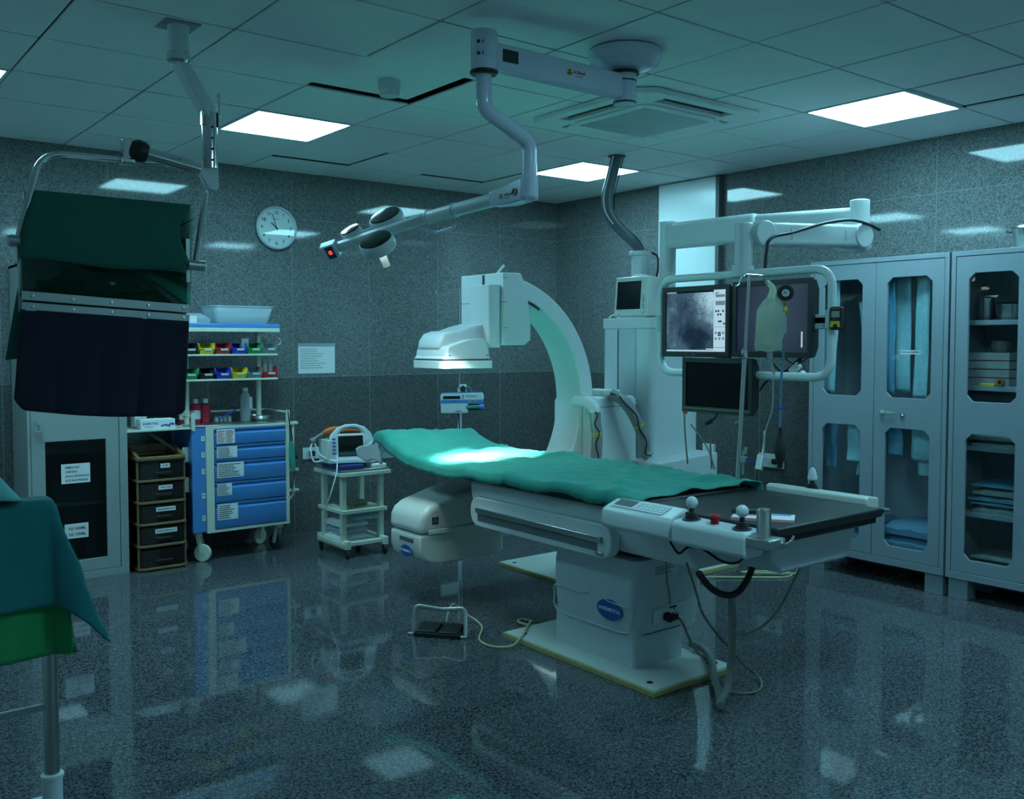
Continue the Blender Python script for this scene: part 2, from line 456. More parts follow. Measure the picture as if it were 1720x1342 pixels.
struct('ceiling', MB().box(LX - 0.1, RX + 0.1, FY - 0.1, BY + 0.1, CZ + 0.05, CZ + 0.1), M['void'])
sk = MB(); sk.box(LX, RX, BY - 0.006, BY, 0.0, 0.012)
struct('trim_1', sk, M['recess'])
# bright board panel on the right wall, with its dark edge strip
struct('trim_2', MB().box(RX - 0.03, RX, 2.165, 2.76, 1.0, 2.728), M['concrete'], bevel=0.003)
struct('trim_3', MB().box(RX - 0.05, RX, 2.125, 2.16, 1.0, 2.728), M['recess'], bevel=0.003)

# ceiling panel lights
m, N, L, b = newmat('light diffuser')
e = N.new('ShaderNodeEmission'); e.inputs[0].default_value = (*PANEL, 1); e.inputs[1].default_value = PANEL_POWER
L.new(e.outputs[0], N['Material Output'].inputs[0]); M['diffuser'] = m
LBL = ['at the left edge of the picture', 'over the hanging shield and wall clock', 'beside the ceiling cable in the far corner', 'above the grey cabinets on the right', 'behind the camera on the right side', 'behind the camera on the left side']
for (x, y), l in zip(LIGHTS, LBL):
    t = thing('ceiling_light', 'square glowing ceiling panel light ' + l, 'ceiling light', (x + 0.3, y + 0.3, CZ), 'square ceiling panel lights')
    MB().box(x + 0.02, x + 0.58, y + 0.02, y + 0.58, CZ + 0.004, CZ + 0.012).build('diffuser', M['diffuser'], t)
    f = MB()
    f.holed(rect(x + 0.004, x + 0.596, y + 0.004, y + 0.596), [rect(x + 0.02, x + 0.58, y + 0.02, y + 0.58)], 'z', CZ - 0.003, CZ + 0.02)
    f.build('frame', M['white'], t)

# smoke detector
t = thing('smoke_detector', 'round white smoke detector on the ceiling tile with the open gap', 'smoke detector', (-0.9, 1.5, CZ))
MB().lathe([(0.052, 0.012), (0.055, 0), (0.055, -0.03), (0.052, -0.034)], (-0.9, 1.5, CZ)).build('base', M['white'], t)
MB().lathe([(0.05, -0.034), (0.05, -0.058), (0.044, -0.064), (0.02, -0.066)], (-0.9, 1.5, CZ)).build('sensor_cap', M['white'], t)

# cassette air conditioner
ax, ay = 0.575, 1.2
t = thing('air_conditioner', 'square white cassette air conditioner with grille set in the ceiling', 'air conditioner', (ax, ay, CZ))
pz = CZ - 0.028
def octo(h, c): return [(ax - h + c, ay - h), (ax + h - c, ay - h), (ax + h, ay - h + c), (ax + h, ay + h - c), (ax + h - c, ay + h), (ax - h + c, ay + h), (ax - h, ay + h - c), (ax - h, ay - h + c)]
slots = []
for dx, dy in ((1, 0), (-1, 0), (0, 1), (0, -1)):
    cx, cy = ax + dx * 0.365, ay + dy * 0.365
    w, h = (0.042, 0.27) if dx else (0.27, 0.042)
    slots.append(rect(cx - w, cx + w, cy - h, cy + h))
MB().holed(octo(0.475, 0.07), slots, 'z', pz, CZ - 0.001).build('panel', M['tile'], t, bevel=0.006)
MB().box(ax - 0.41, ax + 0.41, ay - 0.41, ay + 0.41, CZ - 0.004, CZ - 0.002).build('dark_duct', M['ink'], t)
g = MB()
g.prism(octo(0.30, 0.05), 'z', pz - 0.012, pz)
g.build('intake_panel', M['tile'], t, bevel=0.006)
g = MB()
for i in range(26):
    y = ay - 0.25 + i * 0.02
    g.box(ax - 0.255, ax + 0.255, y, y + 0.008, pz - 0.016, pz - 0.012)
g.build('grille', M['dull'], t)
for dx, dy in ((1, 0), (-1, 0), (0, 1), (0, -1)):
    c = Vector((ax + dx * 0.365, ay + dy * 0.365, pz + 0.003))
    ln = Vector((0, 0.245, 0)) if dx else Vector((0.245, 0, 0))
    closed = (dx, dy) in ((0, 1), (1, 0))
    if not closed: continue
    tilt = Matrix.Rotation((0.18 if closed else 1.35) * (1 if dx - dy > 0 else -1), 3, ln.normalized())
    wid = tilt @ Vector((dx, dy, 0)) * (0.026 if closed else 0.02)
    f = MB(); n = Vector((0, 0, 1)) * 0.002
    f.add([c - ln - wid - n, c + ln - wid - n, c + ln + wid - n, c - ln + wid - n, c - ln - wid + n, c + ln - wid + n, c + ln + wid + n, c - ln + wid + n],
          [(0, 1, 2, 3), (4, 7, 6, 5), (0, 4, 5, 1), (1, 5, 6, 2), (2, 6, 7, 3), (3, 7, 4, 0)])
    f.build('vane', M['tile'], t)

# ---------------------------------------------------------------- wall clock, notice, sockets
cx, cz = -0.36, 2.308
t = thing('wall_clock', 'round white wall clock with black numerals on the grey stone wall', 'clock', (cx, BY, cz))
MB().lathe([(0.150, 0), (0.158, 0.02), (0.158, 0.034), (0.150, 0.042), (0.142, 0.036), (0.142, 0.0)], (cx, BY, cz), NY, 48).build('rim', M['dull'], t)
MB().cyl((cx, BY, cz), (cx, BY - 0.022, cz), 0.143, n=48).build('dial', M['paper'], t)
for k in range(1, 13):
    a = R(90 - 30 * k)
    text(str(k), 0.034, (cx + 0.113 * math.cos(a), BY - 0.0232, cz + 0.113 * math.sin(a)), X, Z, M['ink'], t, 'numeral')
def hand(ang, l, w, name):
    a = R(90 - ang); d = Vector((math.cos(a), 0, math.sin(a)))
    MB().bar(Vector((cx, BY - 0.026, cz)) - d * l * 0.2, Vector((cx, BY - 0.026, cz)) + d * l, w, 0.0015, (0, 1, 0)).build(name, M['ink'], t)
hand(343, 0.105, 0.005, 'minute_hand'); hand(312, 0.055, 0.008, 'hour_hand'); hand(122, 0.07, 0.0012, 'second_hand')
MB().cyl((cx, BY - 0.022, cz), (cx, BY - 0.03, cz), 0.006).build('hub', M['ink'], t)
lines((cx, BY - 0.0222, cz + 0.066), 0.045, 0.01, X, Z, M['panelgrey'], t, 1, seed=6)
MB().cyl((cx, BY - 0.034, cz), (cx, BY - 0.0345, cz), 0.142, n=48).build('glass', M['pane'], t)

M['palegrey'] = mat('pale grey print', (0.42, 0.44, 0.46), 0.8)
t = thing('notice_sheet', 'white printed notice sheet in a plastic sleeve taped to the back wall', 'notice', (-0.03, BY, 1.34))
MB().box(-0.187, 0.12, BY - 0.004, BY - 0.001, 1.226, 1.45).build('sheet', M['paper'], t)
MB().box(-0.189, 0.122, BY - 0.006, BY - 0.004, 1.432, 1.456).build('binding_strip', M['frost'], t)
lines((-0.06, BY - 0.0045, 1.34), 0.22, 0.16, X, Z, M['palegrey'], t, 9, seed=3)

def socket(name_lab, x, y, z, w, h, right, plug=None):
    r = Vector(right); n = r.cross(Vector(Z))
    t = thing('wall_socket', name_lab, 'socket', (x, y, z))
    c = Vector((x, y, z))
    plate('face_plate', c + n * 0.006, w, h, right, Z, 0.012, M['white'], t, 0.003)
    for k in range(2):
        d = (k - 0.5) * w * 0.5
        hs = MB()
        for q in (-1, 1): hs.cyl(c + r * (d + q * 0.009) + Vector((0, 0, -0.008)) + n * 0.0115, c + r * (d + q * 0.009) + Vector((0, 0, -0.008)) + n * 0.0128, 0.0035, n=10)
        hs.cyl(c + r * d + Vector((0, 0, 0.01)) + n * 0.0115, c + r * d + Vector((0, 0, 0.01)) + n * 0.0128, 0.004, n=10)
        hs.build('pin_holes', M['ink'], t)
        plate('rocker_switch', c + r * (d + w * 0.17) + n * 0.014, w * 0.1, h * 0.45, right, Z, 0.006, M['cream'], t, 0.001)
    if plug is not None:
        plate('plug', c + r * plug + n * 0.03, 0.035, 0.04, right, Z, 0.04, M['rubber'], t, 0.006)
    return t
socket('white wall socket behind the small trolley with the defibrillator', -0.06, BY, 0.615, 0.20, 0.09, X, -0.03)
socket('white double wall socket with a plug, left of the grey cabinets', RX, 1.652, 0.605, 0.22, 0.10, NY, 0.045)
socket('white wall socket on the back wall behind the raised head of the drape', 1.2, BY, 0.645, 0.2, 0.1, X)
t = thing('junction_box', 'small white outlet box on the right wall behind the drape', 'junction box', (RX, 2.22, 0.58))
MB().box(RX - 0.03, RX, 2.17, 2.28, 0.47, 0.68).build('box', M['white'], t, bevel=0.003)
MB().box(RX - 0.032, RX - 0.03, 2.175, 2.2, 0.56, 0.60).build('blue_mark', M['blue'], t)

# ---------------------------------------------------------------- grey steel cabinets on the right
def steel_cabinet(y0, y1, lab):
    x0, x1, zb, zt = 1.97, 2.37, 0.118, 1.98
    t = thing('steel_cabinet', lab, 'cabinet', ((x0 + x1) / 2, (y0 + y1) / 2, 0))
    b = MB()
    b.box(x1 - 0.012, x1, y0, y1, zb, zt).box(x0 + 0.022, x1, y0, y0 + 0.015, zb, zt).box(x0 + 0.022, x1, y1 - 0.015, y1, zb, zt)
    b.box(x0 + 0.022, x1, y0, y1, zt - 0.015, zt).box(x0 + 0.022, x1, y0, y1, zb, zb + 0.015)
    b.build('carcass', M['greysteel'], t)
    MB().holed(rect(y0, y1, zb, zt), [rect(y0 + 0.026, y1 - 0.026, zb + 0.042, zt - 0.028)], 'x', x0, x0 + 0.022).build('front_frame', M['greysteel'], t, bevel=0.002)
    for yy in (y0 + 0.01, y1 - 0.12):
        for xx in (x0 + 0.02, x1 - 0.12):
            MB().box(xx, xx + 0.10, yy, yy + 0.11, 0, zb).build('foot', M['greysteel'], t, bevel=0.002)
    ym = (y0 + y1) / 2
    for s, (a, c) in enumerate(((y0 + 0.029, ym - 0.002), (ym + 0.002, y1 - 0.029))):
        w0, w1 = (a + 0.07, c - 0.075) if s == 0 else (a + 0.085, c - 0.07)
        up, lo = octa(w0, w1, 1.135, 1.855, 0.035), octa(w0, w1, 0.236, 0.952, 0.035)
        d = MB().holed(rect(a, c, zb + 0.045, zt - 0.031), [up, lo], 'x', x0 + 0.003, x0 + 0.02).build('door', M['greysteel'], t, bevel=0.0015)
        MB().prism(octa(w0 - 0.012, w1 + 0.012, 1.123, 1.867, 0.035), 'x', x0 + 0.021, x0 + 0.025).build('glass_pane', M['pane'], d)
        MB().prism(octa(w0 - 0.012, w1 + 0.012, 0.224, 0.964, 0.035), 'x', x0 + 0.021, x0 + 0.025).build('glass_pane', M['pane'], d)
        if s == 0:
            h = MB(); hy = c - 0.06
            h.box(x0 - 0.012, x0 + 0.003, hy - 0.012, hy + 0.012, 1.03, 1.056)
            h.bar((x0 - 0.014, hy + 0.005, 1.043), (x0 - 0.016, hy - 0.095, 1.045), 0.006, 0.016)
            h.build('handle', M['steel'], d, bevel=0.002)
            l = MB(); l.lathe([(0.014, 0), (0.014, 0.008), (0.008, 0.009), (0.008, 0.003), (0.002, 0.003)], (x0 + 0.003, hy - 0.128, 1.036), (-1, 0, 0))
            l.build('lock', M['chrome'], d)
    return t
cabA = steel_cabinet(0.150, 1.062, 'tall grey steel cabinet with hanging blue pouches, nearer the far corner')
cabB = steel_cabinet(-0.775, 0.137, 'tall grey steel cabinet with shelves of linen, cut off by the right edge')
# what the first cabinet holds
lb = thing('paper_label', 'small printed paper strip stuck on the cabinet glass', 'label', (1.99, 0.384, 1.407))
MB().box(1.9892, 1.9908, 0.322, 0.446, 1.396, 1.420).build('strip', M['paper'], lb)
text('CTO CATHETER\'S', 0.0145, (1.9888, 0.384, 1.408), NY, Z, M['ink'], lb)
POUCH = [(0.93, 0.095, 1.86, 1.14, 'pouch', 0.02), (0.945, 0.08, 1.0, 0.66, 'pouchdark', 0.0), (0.735, 0.075, 1.72, 1.16, 'pouch', -0.02), (0.76, 0.10, 0.99, 0.72, 'pouch', 0.0), (0.71, 0.06, 0.99, 0.63, 'pouch', 0.012),
         (0.485, 0.10, 1.875, 1.16, 'pouch', 0.0), (0.535, 0.06, 1.84, 1.15, 'pouchdark', 0.0), (0.345, 0.085, 1.87, 1.13, 'pouch', 0.005), (0.275, 0.06, 1.86, 1.13, 'pouchdark', 0.0),
         (0.49, 0.10, 1.0, 0.785, 'pouchdark', 0.0), (0.335, 0.13, 1.0, 0.765, 'pouch', 0.0), (0.32, 0.10, 0.9, 0.67, 'pouch', 0.0)]
PL = ['upper left pane, far side', 'lower left pane, far side', 'upper left pane, near side', 'lower left pane, upper of the near pair', 'lower left pane, hanging lowest',
      'upper right pane, wide one at the left', 'upper right pane, dark one at left', 'upper right pane, broad one near the label', 'upper right pane, dark one at right',
      'lower right pane, dark one at the left', 'lower right pane, broad one at the right', 'lower right pane, hanging lowest at the right']
for k, ((y, w, zt, zb, mm, lean), l) in enumerate(zip(POUCH, PL)):
    x = 2.025 + 0.03 * (k % 3)
    rd = random.Random(k)
    ph = rd.uniform(0, 6)
    mb = MB().sheet(lambda u, v: Vector((x + 0.005 * math.sin(u * 9 + ph) + 0.005 * math.sin(v * 6 + u * 4 + ph), y - w / 2 + v * w + lean * 2 * (u - 0.2), zt + (zb - zt) * u)), 24, 6)
    o = mb.build('sterile_pouch', M[mm], None, solid=0.006)
    tag(o, 'blue sterile catheter pouch hanging in the cabinet: ' + l, 'pouch', 'catheter pouches hanging in the grey cabinet')
for zz, nm in ((1.93, 'upper'), (1.06, 'middle')):
    r = MB().cyl((2.09, 0.17, zz), (2.09, 1.04, zz), 0.008).build('hanging_rail', M['steel'], cabA)
def bundle(y0, y1, x0, x1, z0, z1, mm, name, lab, cat, grp, seed=0):
    def f(u, v):
        p = Vector((x0 + (x1 - x0) * v, y0 + (y1 - y0) * u, 0)); return p
    mb = MB(); n = 10
    rd = random.Random(seed)
    def top(u, v):
        e = min(1, 5 * min(u, 1 - u)) * min(1, 5 * min(v, 1 - v))
        zz = min(z1 - 0.001, z0 + (z1 - z0) * (0.45 + 0.55 * e ** 0.6) + 0.012 * noise.noise(Vector((u * 5 + seed, v * 5, seed))))
        q = f(u, v); return Vector((q.x, q.y, zz))
    mb.sheet(top, n, n)
    vs = []
    per = [(i / n, 0) for i in range(n)] + [(1, i / n) for i in range(n)] + [(1 - i / n, 1) for i in range(n)] + [(0, 1 - i / n) for i in range(n)]
    k = len(per)
    tp = [top(u, v) for u, v in per]; bt = [Vector((p.x, p.y, z0)) for p in tp]
    mb.add(tp + bt, [(i, (i + 1) % k, k + (i + 1) % k, k + i) for i in range(k)] + [tuple(range(k, 2 * k))])
    bmesh.ops.remove_doubles(mb.bm, verts=mb.bm.verts, dist=0.0005)
    o = mb.build(name, M[mm], None)
    return tag(o, lab, cat, grp)
bz = 0.1335
for k, (a, c, l) in enumerate(((0.62, 1.02, 'behind the lower left pane'), (0.19, 0.57, 'behind the lower right pane'))):
    for q in range(3):
        bundle(a, c, 2.01, 2.34, bz + 0.085 * q, bz + 0.085 * q + 0.083, 'wrap', 'linen_bundle', 'blue wrapped linen bundle on the cabinet floor %s, %s of three' % (l, ('lowest', 'middle', 'topmost')[q]), 'linen bundle', 'blue linen bundles in the first cabinet', k * 5 + q)
# shelves and contents of the second cabinet
SH = [0.5, 0.88, 1.222, 1.592]
for z in SH: MB().box(2.04, 2.355, -0.755, 0.12, z - 0.028, z).build('shelf', M['greysteel'], cabB, bevel=0.002)
def linenpile(z, n, y0, y1, word, mm, seed):
    zz = z
    for q in range(n):
        h = 0.022 + 0.012 * ((q * 7 + seed) % 3)
        bundle(y0 + 0.012 * ((q + seed) % 3), y1 - 0.015 * ((q * 2 + seed) % 3), 2.06, 2.33, zz, zz + h, mm if q % 3 else 'linen', 'linen_pack', '%s linen pack from the bottom, pile %s' % (('first', 'second', 'third', 'fourth', 'fifth', 'sixth')[q], word), 'linen pack', 'linen packs in the shelved cabinet', seed * 10 + q)
        zz += h + 0.0006
linenpile(0.88, 2, -0.27, 0.06, 'at top of the lower pane, right cabinet', 'linen', 1)
linenpile(0.5, 5, -0.27, 0.06, 'on the lowest shelf, right cabinet', 'wrap', 2)
linenpile(0.1335, 4, -0.27, 0.04, 'on the floor of the right cabinet', 'linen', 3)
zz = 1.222
for q in range(4):
    o = MB().box(2.07, 2.32, -0.15, 0.085, zz, zz + 0.042).build('flat_carton', M['linen'], None, bevel=0.002)
    tag(o, 'pale flat carton in the shelved cabinet, %s of four' % ('lowest', 'second', 'third', 'topmost')[q], 'carton', 'flat cartons on the cabinet shelf')
    zz += 0.048 if q < 3 else 0.042
    if q < 3:
        o = MB().box(2.075, 2.31, -0.145, 0.08, zz - 0.006, zz).build('cardboard_sheet', M['redpaper'], None)
        tag(o, 'thin red cardboard sheet between pale cartons, %s one' % ('lower', 'middle', 'upper')[q], 'cardboard')
tag(MB().lathe([(0.045, 0), (0.05, 0.01), (0.05, 0.06), (0.04, 0.07)], (2.2, -0.04, zz)).build('tape_roll', M['linen'], None), 'grey round tub standing on the flat cartons', 'tub')
tag(MB().lathe([(0.02, 0), (0.02, 0.02), (0.009, 0.02), (0.009, 0)], (2.055, -0.115, 1.245), (-1, 0, 0)).build('tape_roll', M['brown'], None), 'small brown tape roll lying at the shelf edge', 'tape roll')
tag(MB().box(2.048, 2.064, -0.08, 0.0, 1.2225, 1.238).build('yellow_packet', M['yellow'], None, bevel=0.002), 'thin yellow packet at the front of the shelf', 'packet')
# glassware on the top shelf
for k, (y, r_, h, l) in enumerate(((0.045, 0.045, 0.14, 'steel jar nearest the cabinet frame'), (-0.085, 0.07, 0.10, 'broad steel bowl in the middle'), (-0.2, 0.045, 0.17, 'tall steel jar at the right'))):
    tag(MB().lathe([(r_ * 0.8, 0), (r_, h * 0.2), (r_, h * 0.9), (r_ * 0.7, h)], (2.2, y, 1.5925)).build('steel_jar', M['steel'], None), l + ' on the top shelf behind glass', 'jar', 'steel jars on the top shelf')
# steel pot standing on top of the cabinet
t = thing('steel_pot', 'steel pot with a dark lid knob standing on the right cabinet', 'pot', (2.16, -0.215, 1.98))
MB().lathe([(0.075, 0), (0.085, 0.02), (0.1, 0.10), (0.104, 0.112), (0.1, 0.115)], (2.16, -0.215, 1.98)).build('body', M['steel'], t)
MB().lathe([(0.104, 0.115), (0.1, 0.125), (0.04, 0.145), (0.01, 0.147)], (2.16, -0.215, 1.98)).build('lid', M['steel'], t)
MB().lathe([(0.012, 0.146), (0.02, 0.16), (0.02, 0.17), (0.01, 0.174)], (2.16, -0.215, 1.98)).build('knob', M['black'], t)
for s in (-1, 1):
    MB().tube(arcpts([(2.14, -0.215 + s * 0.095, 2.08), (2.14, -0.215 + s * 0.13, 2.085), (2.18, -0.215 + s * 0.13, 2.085), (2.18, -0.215 + s * 0.095, 2.08)], 0.02), 0.005).build('handle', M['black'], t)
# ---------------------------------------------------------------- left: tall cabinet with a glazed door
t = thing('steel_cabinet', 'tall grey green steel cabinet with a labelled glass door, behind the hanging shield', 'cabinet', (-1.855, 3.82, 0))
x0, x1, y0, y1, zt = -2.142, -1.57, 3.6, 4.045, 1.937
b = MB()
b.box(x0, x0 + 0.015, y0 + 0.022, y1, 0, zt).box(x1 - 0.015, x1, y0 + 0.022, y1, 0, zt).box(x0, x1, y1 - 0.012, y1, 0, zt).box(x0, x1, y0 + 0.022, y1, zt - 0.015, zt).box(x0, x1, y0 + 0.022, y1, 0, 0.05)
b.build('carcass', M['greencab'], t)
MB().holed(rect(x0, x1, 0, zt), [rect(x0 + 0.018, x1 - 0.048, 0.05, zt - 0.03)], 'y', y0, y0 + 0.022).build('front_frame', M['greencab'], t, bevel=0.002)
d = MB().holed(rect(x0 + 0.021, x1 - 0.051, 0.053, zt - 0.033), [rect(-2.045, -1.698, 0.125, 0.866), rect(-2.045, -1.698, 1.15, 1.85)], 'y', y0 + 0.003, y0 + 0.02).build('door', M['greencab'], t, bevel=0.0015)
for a, c in ((0.115, 0.876), (1.14, 1.86)): MB().box(-2.055, -1.688, y0 + 0.0205, y0 + 0.024, a, c).build('glass_pane', M['panedark'], d)
h = MB(); h.lathe([(0.012, 0), (0.012, 0.006), (0.007, 0.007), (0.007, 0.018), (0.013, 0.02), (0.013, 0.024)], (-2.085, y0 + 0.003, 0.985), NY)
h.build('handle', M['chrome'], d)
h = MB(); h.tube(arcpts([(-2.098, y0 - 0.018, 0.97), (-2.098, y0 - 0.022, 0.93), (-2.072, y0 - 0.022, 0.93), (-2.072, y0 - 0.018, 0.97)], 0.01), 0.003).box(-2.1, -2.068, y0 - 0.03, y0 - 0.015, 0.9, 0.935)
h.build('padlock', M['steel'], d, bevel=0.003)
h = MB(); h.lathe([(0.01, 0), (0.01, 0.005), (0.004, 0.006), (0.004, 0.02)], (-2.105, y0 + 0.003, 1.07), NY).box(-2.125, -2.1, y0 - 0.004, y0 - 0.001, 1.072, 1.12)
h.build('lock', M['steel'], d)
for z in (0.475, 0.80, 1.2, 1.55): MB().box(x0 + 0.016, x1 - 0.016, y0 + 0.05, y1 - 0.014, z - 0.022, z).build('shelf', M['greencab'], t, bevel=0.002)
tag(MB().box(-2.0, -1.72, 3.72, 3.98, 0.4755, 0.61).build('carton', M['greysteel'], None, bevel=0.004), 'grey carton on the shelf behind the dark cabinet glass', 'carton')
for k, (xa, l) in enumerate(((-2.02, 'left'), (-1.88, 'middle'), (-1.74, 'right'))):
    tag(MB().lathe([(0.03, 0), (0.04, 0.01), (0.04, 0.14), (0.015, 0.17), (0.015, 0.2)], (xa, 3.8, 0.0505)).build('saline_bottle', M['frost'], None), 'saline bottle on the cabinet floor behind glass, %s of three' % l, 'bottle', 'saline bottles in the left cabinet')
def sign(name, xa, xb, za, zb, rows, size, lab):
    g = thing(name, lab, 'label', ((xa + xb) / 2, y0 + 0.001, (za + zb) / 2))
    MB().box(xa, xb, y0 + 0.0185, y0 + 0.0203, za, zb).build('sheet', M['paper'], g)
    for k, r_ in enumerate(rows):
        text(r_, size, (xa + 0.022, y0 + 0.0182, zb - (k + 0.85) * (zb - za) / (len(rows) + 0.5)), X, Z, M['ink'], g, align='LEFT')
sign('paper_label', -1.955, -1.79, 0.602, 0.722, ['HEMOCON', 'CAM PAD', '3WAY, EXTENSION', 'ECG ELECTRODES'], 0.0158, 'larger paper label with four lines on the left cabinet glass')
sign('paper_label', -1.942, -1.806, 0.262, 0.352, ['NS 500ML', 'NS 100ML'], 0.0235, 'lower paper label reading NS 500ML NS 100ML on the cabinet glass')

# ---------------------------------------------------------------- brown drawer tower
m, N, L, b = newmat('perforated brown plastic')
tc = N.new('ShaderNodeTexCoord'); mp = N.new('ShaderNodeMapping'); mp.inputs['Rotation'].default_value = (0, R(45), 0)
L.new(tc.outputs['Object'], mp.inputs[0])
ck = N.new('ShaderNodeTexChecker'); ck.inputs['Scale'].default_value = 95
ck.inputs[1].default_value = (0.010, 0.007, 0.006, 1); ck.inputs[2].default_value = (0.045, 0.04, 0.036, 1)
L.new(mp.outputs[0], ck.inputs[0])
sp = N.new('ShaderNodeSeparateXYZ'); L.new(tc.outputs['Object'], sp.inputs[0])
ms = math_node(N, L, 'MULTIPLY', math_node(N, L, 'LESS_THAN', sp.outputs[0], -0.02), math_node(N, L, 'GREATER_THAN', sp.outputs[0], -0.135))
mx = N.new('ShaderNodeMix'); mx.data_type = 'RGBA'; L.new(ms, mx.inputs[0]); mx.inputs[6].default_value = (0.010, 0.007, 0.006, 1); L.new(ck.outputs[0], mx.inputs[7])
L.new(mx.outputs[2], b.inputs['Base Color']); b.inputs['Roughness'].default_value = 0.6; b.inputs['Specular IOR Level'].default_value = 0.25
M['perf'] = m
M['darkbrown'] = mat('dark brown plastic', (0.018, 0.011, 0.008), 0.42)
t = thing('drawer_tower', 'brown plastic five drawer tower between the left cabinet and the blue cart', 'drawer tower', (-1.37, 3.73, 0))
xa, xb, ya, yb = -1.525, -1.215, 3.555, 3.885
LEV = [0.02, 0.165, 0.305, 0.445, 0.585]
LBT = ['', 'SUR.GLOVES NO.7.5', 'SUR.GLOVES NO.7', 'P.M.O LINE', 'IV SET']
for k, z in enumerate(LEV):
    h = 0.13 if k < 4 else 0.135
    MB().prism([(xa, ya + 0.018), (xa + 0.03, ya), (xb - 0.03, ya), (xb, ya + 0.018), (xb, yb), (xa, yb)], 'z', z - 0.012, z + 0.004).build('shelf_rim', M['brown'], t, bevel=0.003)
    dr = MB().prism([(xa + 0.012, ya + 0.024), (xa + 0.035, ya + 0.008), (xb - 0.035, ya + 0.008), (xb - 0.012, ya + 0.024), (xb - 0.012, yb - 0.02), (xa + 0.012, yb - 0.02)], 'z', z + 0.005, z + h - 0.012).build('drawer', M['perf'], t, bevel=0.004)
    cx_ = (xa + xb) / 2
    MB().box(cx_ - 0.045, cx_ + 0.06, ya + 0.001, ya + 0.012, z + 0.03, z + 0.05).build('pull_grip', M['darkbrown'], dr, bevel=0.003)
    if LBT[k]:
        w = 0.016 + 0.0072 * len(LBT[k]); c0 = cx_ + 0.02
        MB().box(c0 - w / 2, c0 + w / 2, ya + 0.0055, ya + 0.0078, z + 0.075, z + 0.103).build('paper_label', M['paper'], dr)
        text(LBT[k], 0.0135, (c0, ya + 0.005, z + 0.089), X, Z, M['ink'], dr)
for xx in (xa + 0.008, xb - 0.008):
    for yy in (ya + 0.03, yb - 0.02): MB().cyl((xx, yy, 0.0), (xx, yy, 0.72), 0.008).build('corner_post', M['brown'], t)
tp = MB()
ring = [(xa, ya + 0.018), (xa + 0.03, ya), (xb - 0.03, ya), (xb, ya + 0.018), (xb, yb), (xa, yb)]
inner = [(xa + 0.03, ya + 0.05), (xa + 0.05, ya + 0.04), (xb - 0.05, ya + 0.04), (xb - 0.03, ya + 0.05), (xb - 0.02, yb - 0.02), (xa + 0.02, yb - 0.02)]
tp.holed(ring, [inner], 'z', 0.712, 0.735)
tp.build('top_rim', M['brown'], t, bevel=0.004)
MB().prism(ring, 'z', 0.706, 0.712).build('top_tray', M['darkbrown'], t)
for xx in (xa + 0.012, xb - 0.012):
    MB().prism([(ya + 0.02, 0.735), (yb, 0.735), (yb, 0.785), (yb - 0.14, 0.785)], 'x', xx - 0.012, xx + 0.012).build('side_rail', M['brown'], t, bevel=0.004)
MB().box(xa, xb, yb - 0.014, yb, 0.735, 0.785).build('back_rail', M['brown'], t, bevel=0.004)

# ---------------------------------------------------------------- blue medical cart
CXa, CXb, CY0, CY1 = -1.163, -0.478, 3.60, 4.0
cart = thing('medical_cart', 'blue and white five drawer medical cart with raised shelves against the back wall', 'cart', (-0.82, 3.8, 0))
MB().box(-1.07, CXb, CY0 + 0.02, CY1, 0.19, 0.895).build('cabinet_body', M['offwhite'], cart, bevel=0.004)
MB().box(CXa, -1.07, CY0 + 0.002, CY1, 0.2, 0.9).build('side_column', M['blue'], cart, bevel=0.004)
MB().holed(rect(-1.07, CXb, 0.19, 0.902), [rect(-1.015, -0.505, 0.21, 0.887)], 'y', CY0 - 0.004, CY0 + 0.02).build('front_frame', M['offwhite'], cart, bevel=0.003)
DZ = [(0.777, 0.885), (0.668, 0.769), (0.528, 0.66), (0.389, 0.52), (0.214, 0.381)]
LW = [(0.125, 0.094), (0.14, 0.075), (0.185, 0.10), (0.10, 0.08), (0.14, 0.105)]
NZ = [0.826, 0.719, 0.608, 0.446, 0.296]
for k, (a, c) in enumerate(DZ):
    prof = [(CY0 + 0.018, a), (CY0 - 0.006, a), (CY0 - 0.01, a + 0.008), (CY0 - 0.01, c - 0.036), (CY0 - 0.004, c - 0.03), (CY0 + 0.008, c - 0.022), (CY0 + 0.008, c - 0.012), (CY0 - 0.006, c - 0.008), (CY0 - 0.006, c), (CY0 + 0.018, c)]
    d = MB().prism(prof, 'x', -1.012, -0.508).build('drawer', M['blue'], cart, bevel=0.0012)
    w, h = LW[k]
    cc = (-1.0 + w / 2, CY0 - 0.012, c - 0.004 - h / 2)
    MB().box(cc[0] - w / 2, cc[0] + w / 2, CY0 - 0.0125, CY0 - 0.0108, cc[2] - h / 2, cc[2] + h / 2).build('paper_label', M['paper'], d)
    lines((cc[0], CY0 - 0.0122, cc[2]), w * 0.9, h * 0.9, X, Z, M['inkred'] if k == 0 else M['ink'], d, 7, seed=k, cols=2 if k == 0 else 1)
    MB().box(-1.10, -1.077, CY0 - 0.0005, CY0 + 0.0015, NZ[k] - 0.017, NZ[k] + 0.017).build('number_sticker', M['paper'], cart)
    text(str(k + 1), 0.026, (-1.0885, CY0 - 0.0008, NZ[k]), X, Z, M['ink'], cart, 'numeral')
MB().box(CXa + 0.004, CXb - 0.004, CY0 + 0.0, CY1, 0.9025, 0.912).build('steel_worktop', M['steel'], cart, bevel=0.002)
for xx, zt_ in ((-1.152, 1.0), (-0.485, 0.99)): MB().box(xx - 0.012, xx + 0.012, CY0 - 0.006, CY0 + 0.016, 0.88, zt_).build('corner_post', M['offwhite'], cart, bevel=0.003)
